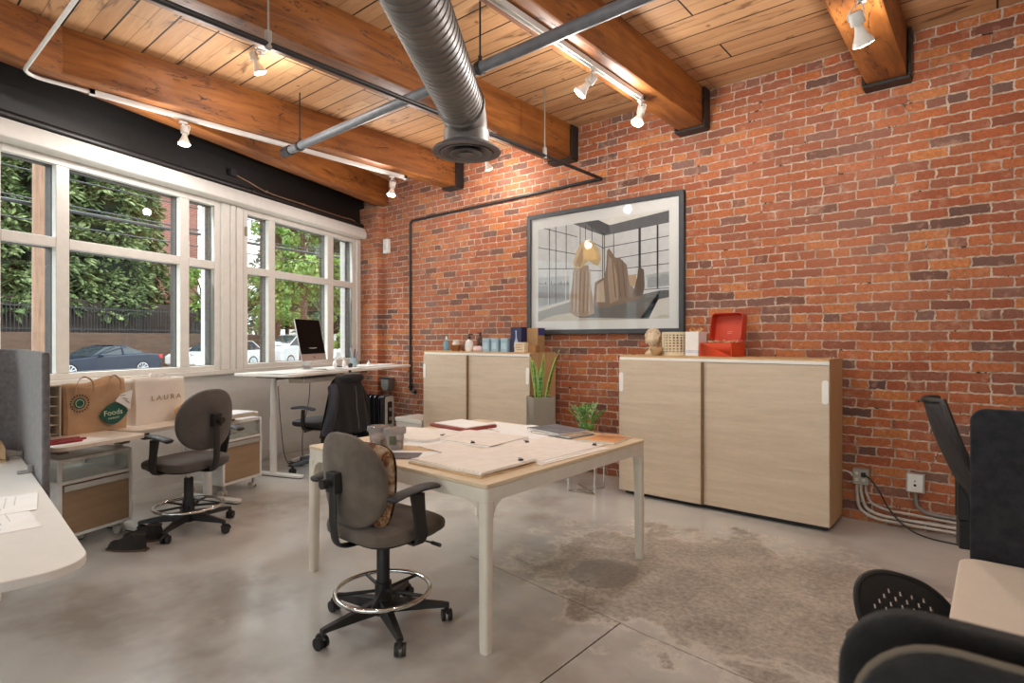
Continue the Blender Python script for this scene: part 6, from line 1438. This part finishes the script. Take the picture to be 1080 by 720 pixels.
m = MB(); m.tube([bp(rx*math.copysign(abs(math.cos(a))**(2/2.4), math.cos(a)), rz_*math.copysign(abs(math.sin(a))**(2/2.4), math.sin(a))) for a in [2*PI*k/40 for k in range(40)]], .008, 8, True); m.build('back_rim', BLACKPL, pc)
m = MB(); sq(m, (0, -.02, .45), .21, .21, .022, .5, .5, 26, 8); m.build('seat', BLACKPL, pc)
m = MB(); m.tube(bez([(0, -.05, .43), (0, .14, .43), (0, .22, .50), (0, .215, .60)], 5), .022, 8); m.build('back_support', BLACKPL, pc)
for s in (-1, 1): m = MB(); m.tube(bez([(s*.12, .215, .60), (s*.20, .12, .625), (s*.22, -.08, .63), (s*.215, -.14, .60), (s*.19, -.12, .45)], 5), .012, 8); m.build('arm', BLACKPL, pc)
m = MB(); m.cyl((0, 0, .08), (0, 0, .43), .025, n=14)
for k in range(5): a = 2*PI*k/5; m.tube([(0, 0, .10), (.27*math.cos(a), .27*math.sin(a), .07)], [.03, .018], 8); m.lathe2((.27*math.cos(a), .27*math.sin(a), .028), .026, .026, .028, 10, 8)
m.build('star_base', BLACKPL, pc)
# ------------------------------------------------------------------ camera, sky, sun
cd = bpy.data.cameras.new('camera'); co = bpy.data.objects.new('camera', cd); C.objects.link(co)
co.location = (0, 0, 1.375); co.rotation_euler = (R(90), 0, R(40.15))
cd.sensor_width = 36; cd.lens = 36*607/1080; cd.shift_y = -3/1080; cd.clip_start = .05; cd.clip_end = 300
cd.dof.use_dof = True; cd.dof.focus_distance = 3.6; cd.dof.aperture_fstop = 7
bpy.context.scene.camera = co
w = bpy.data.worlds.new('World'); bpy.context.scene.world = w; w.use_nodes = True
bg = w.node_tree.nodes['Background']; bg.inputs[0].default_value = (.88, .94, 1.0, 1); bg.inputs[1].default_value = SKY
s = bpy.data.lights.new('sun', 'SUN'); s.energy = SUN; s.angle = R(50); s.color = (.90, .95, 1.0)
so = bpy.data.objects.new('sun', s); C.objects.link(so)
dv = Vector((WN[0], WN[1], -math.tan(R(46)))); so.rotation_euler = dv.to_track_quat('-Z', 'Y').to_euler()
sc = bpy.context.scene
sc.view_settings.view_transform = 'Standard'; sc.view_settings.look = 'None'; sc.view_settings.gamma = 1; sc.view_settings.exposure = EXPO
sc.view_settings.use_curve_mapping = False
sc.cycles.use_denoising = True
try: sc.cycles.denoiser = 'OPENIMAGEDENOISE'
except Exception: pass
sc.cycles.max_bounces = 8; sc.cycles.diffuse_bounces = 5; sc.cycles.transparent_max_bounces = 24; sc.cycles.sample_clamp_indirect = 6
sc.cycles.caustics_reflective = False; sc.cycles.caustics_refractive = False
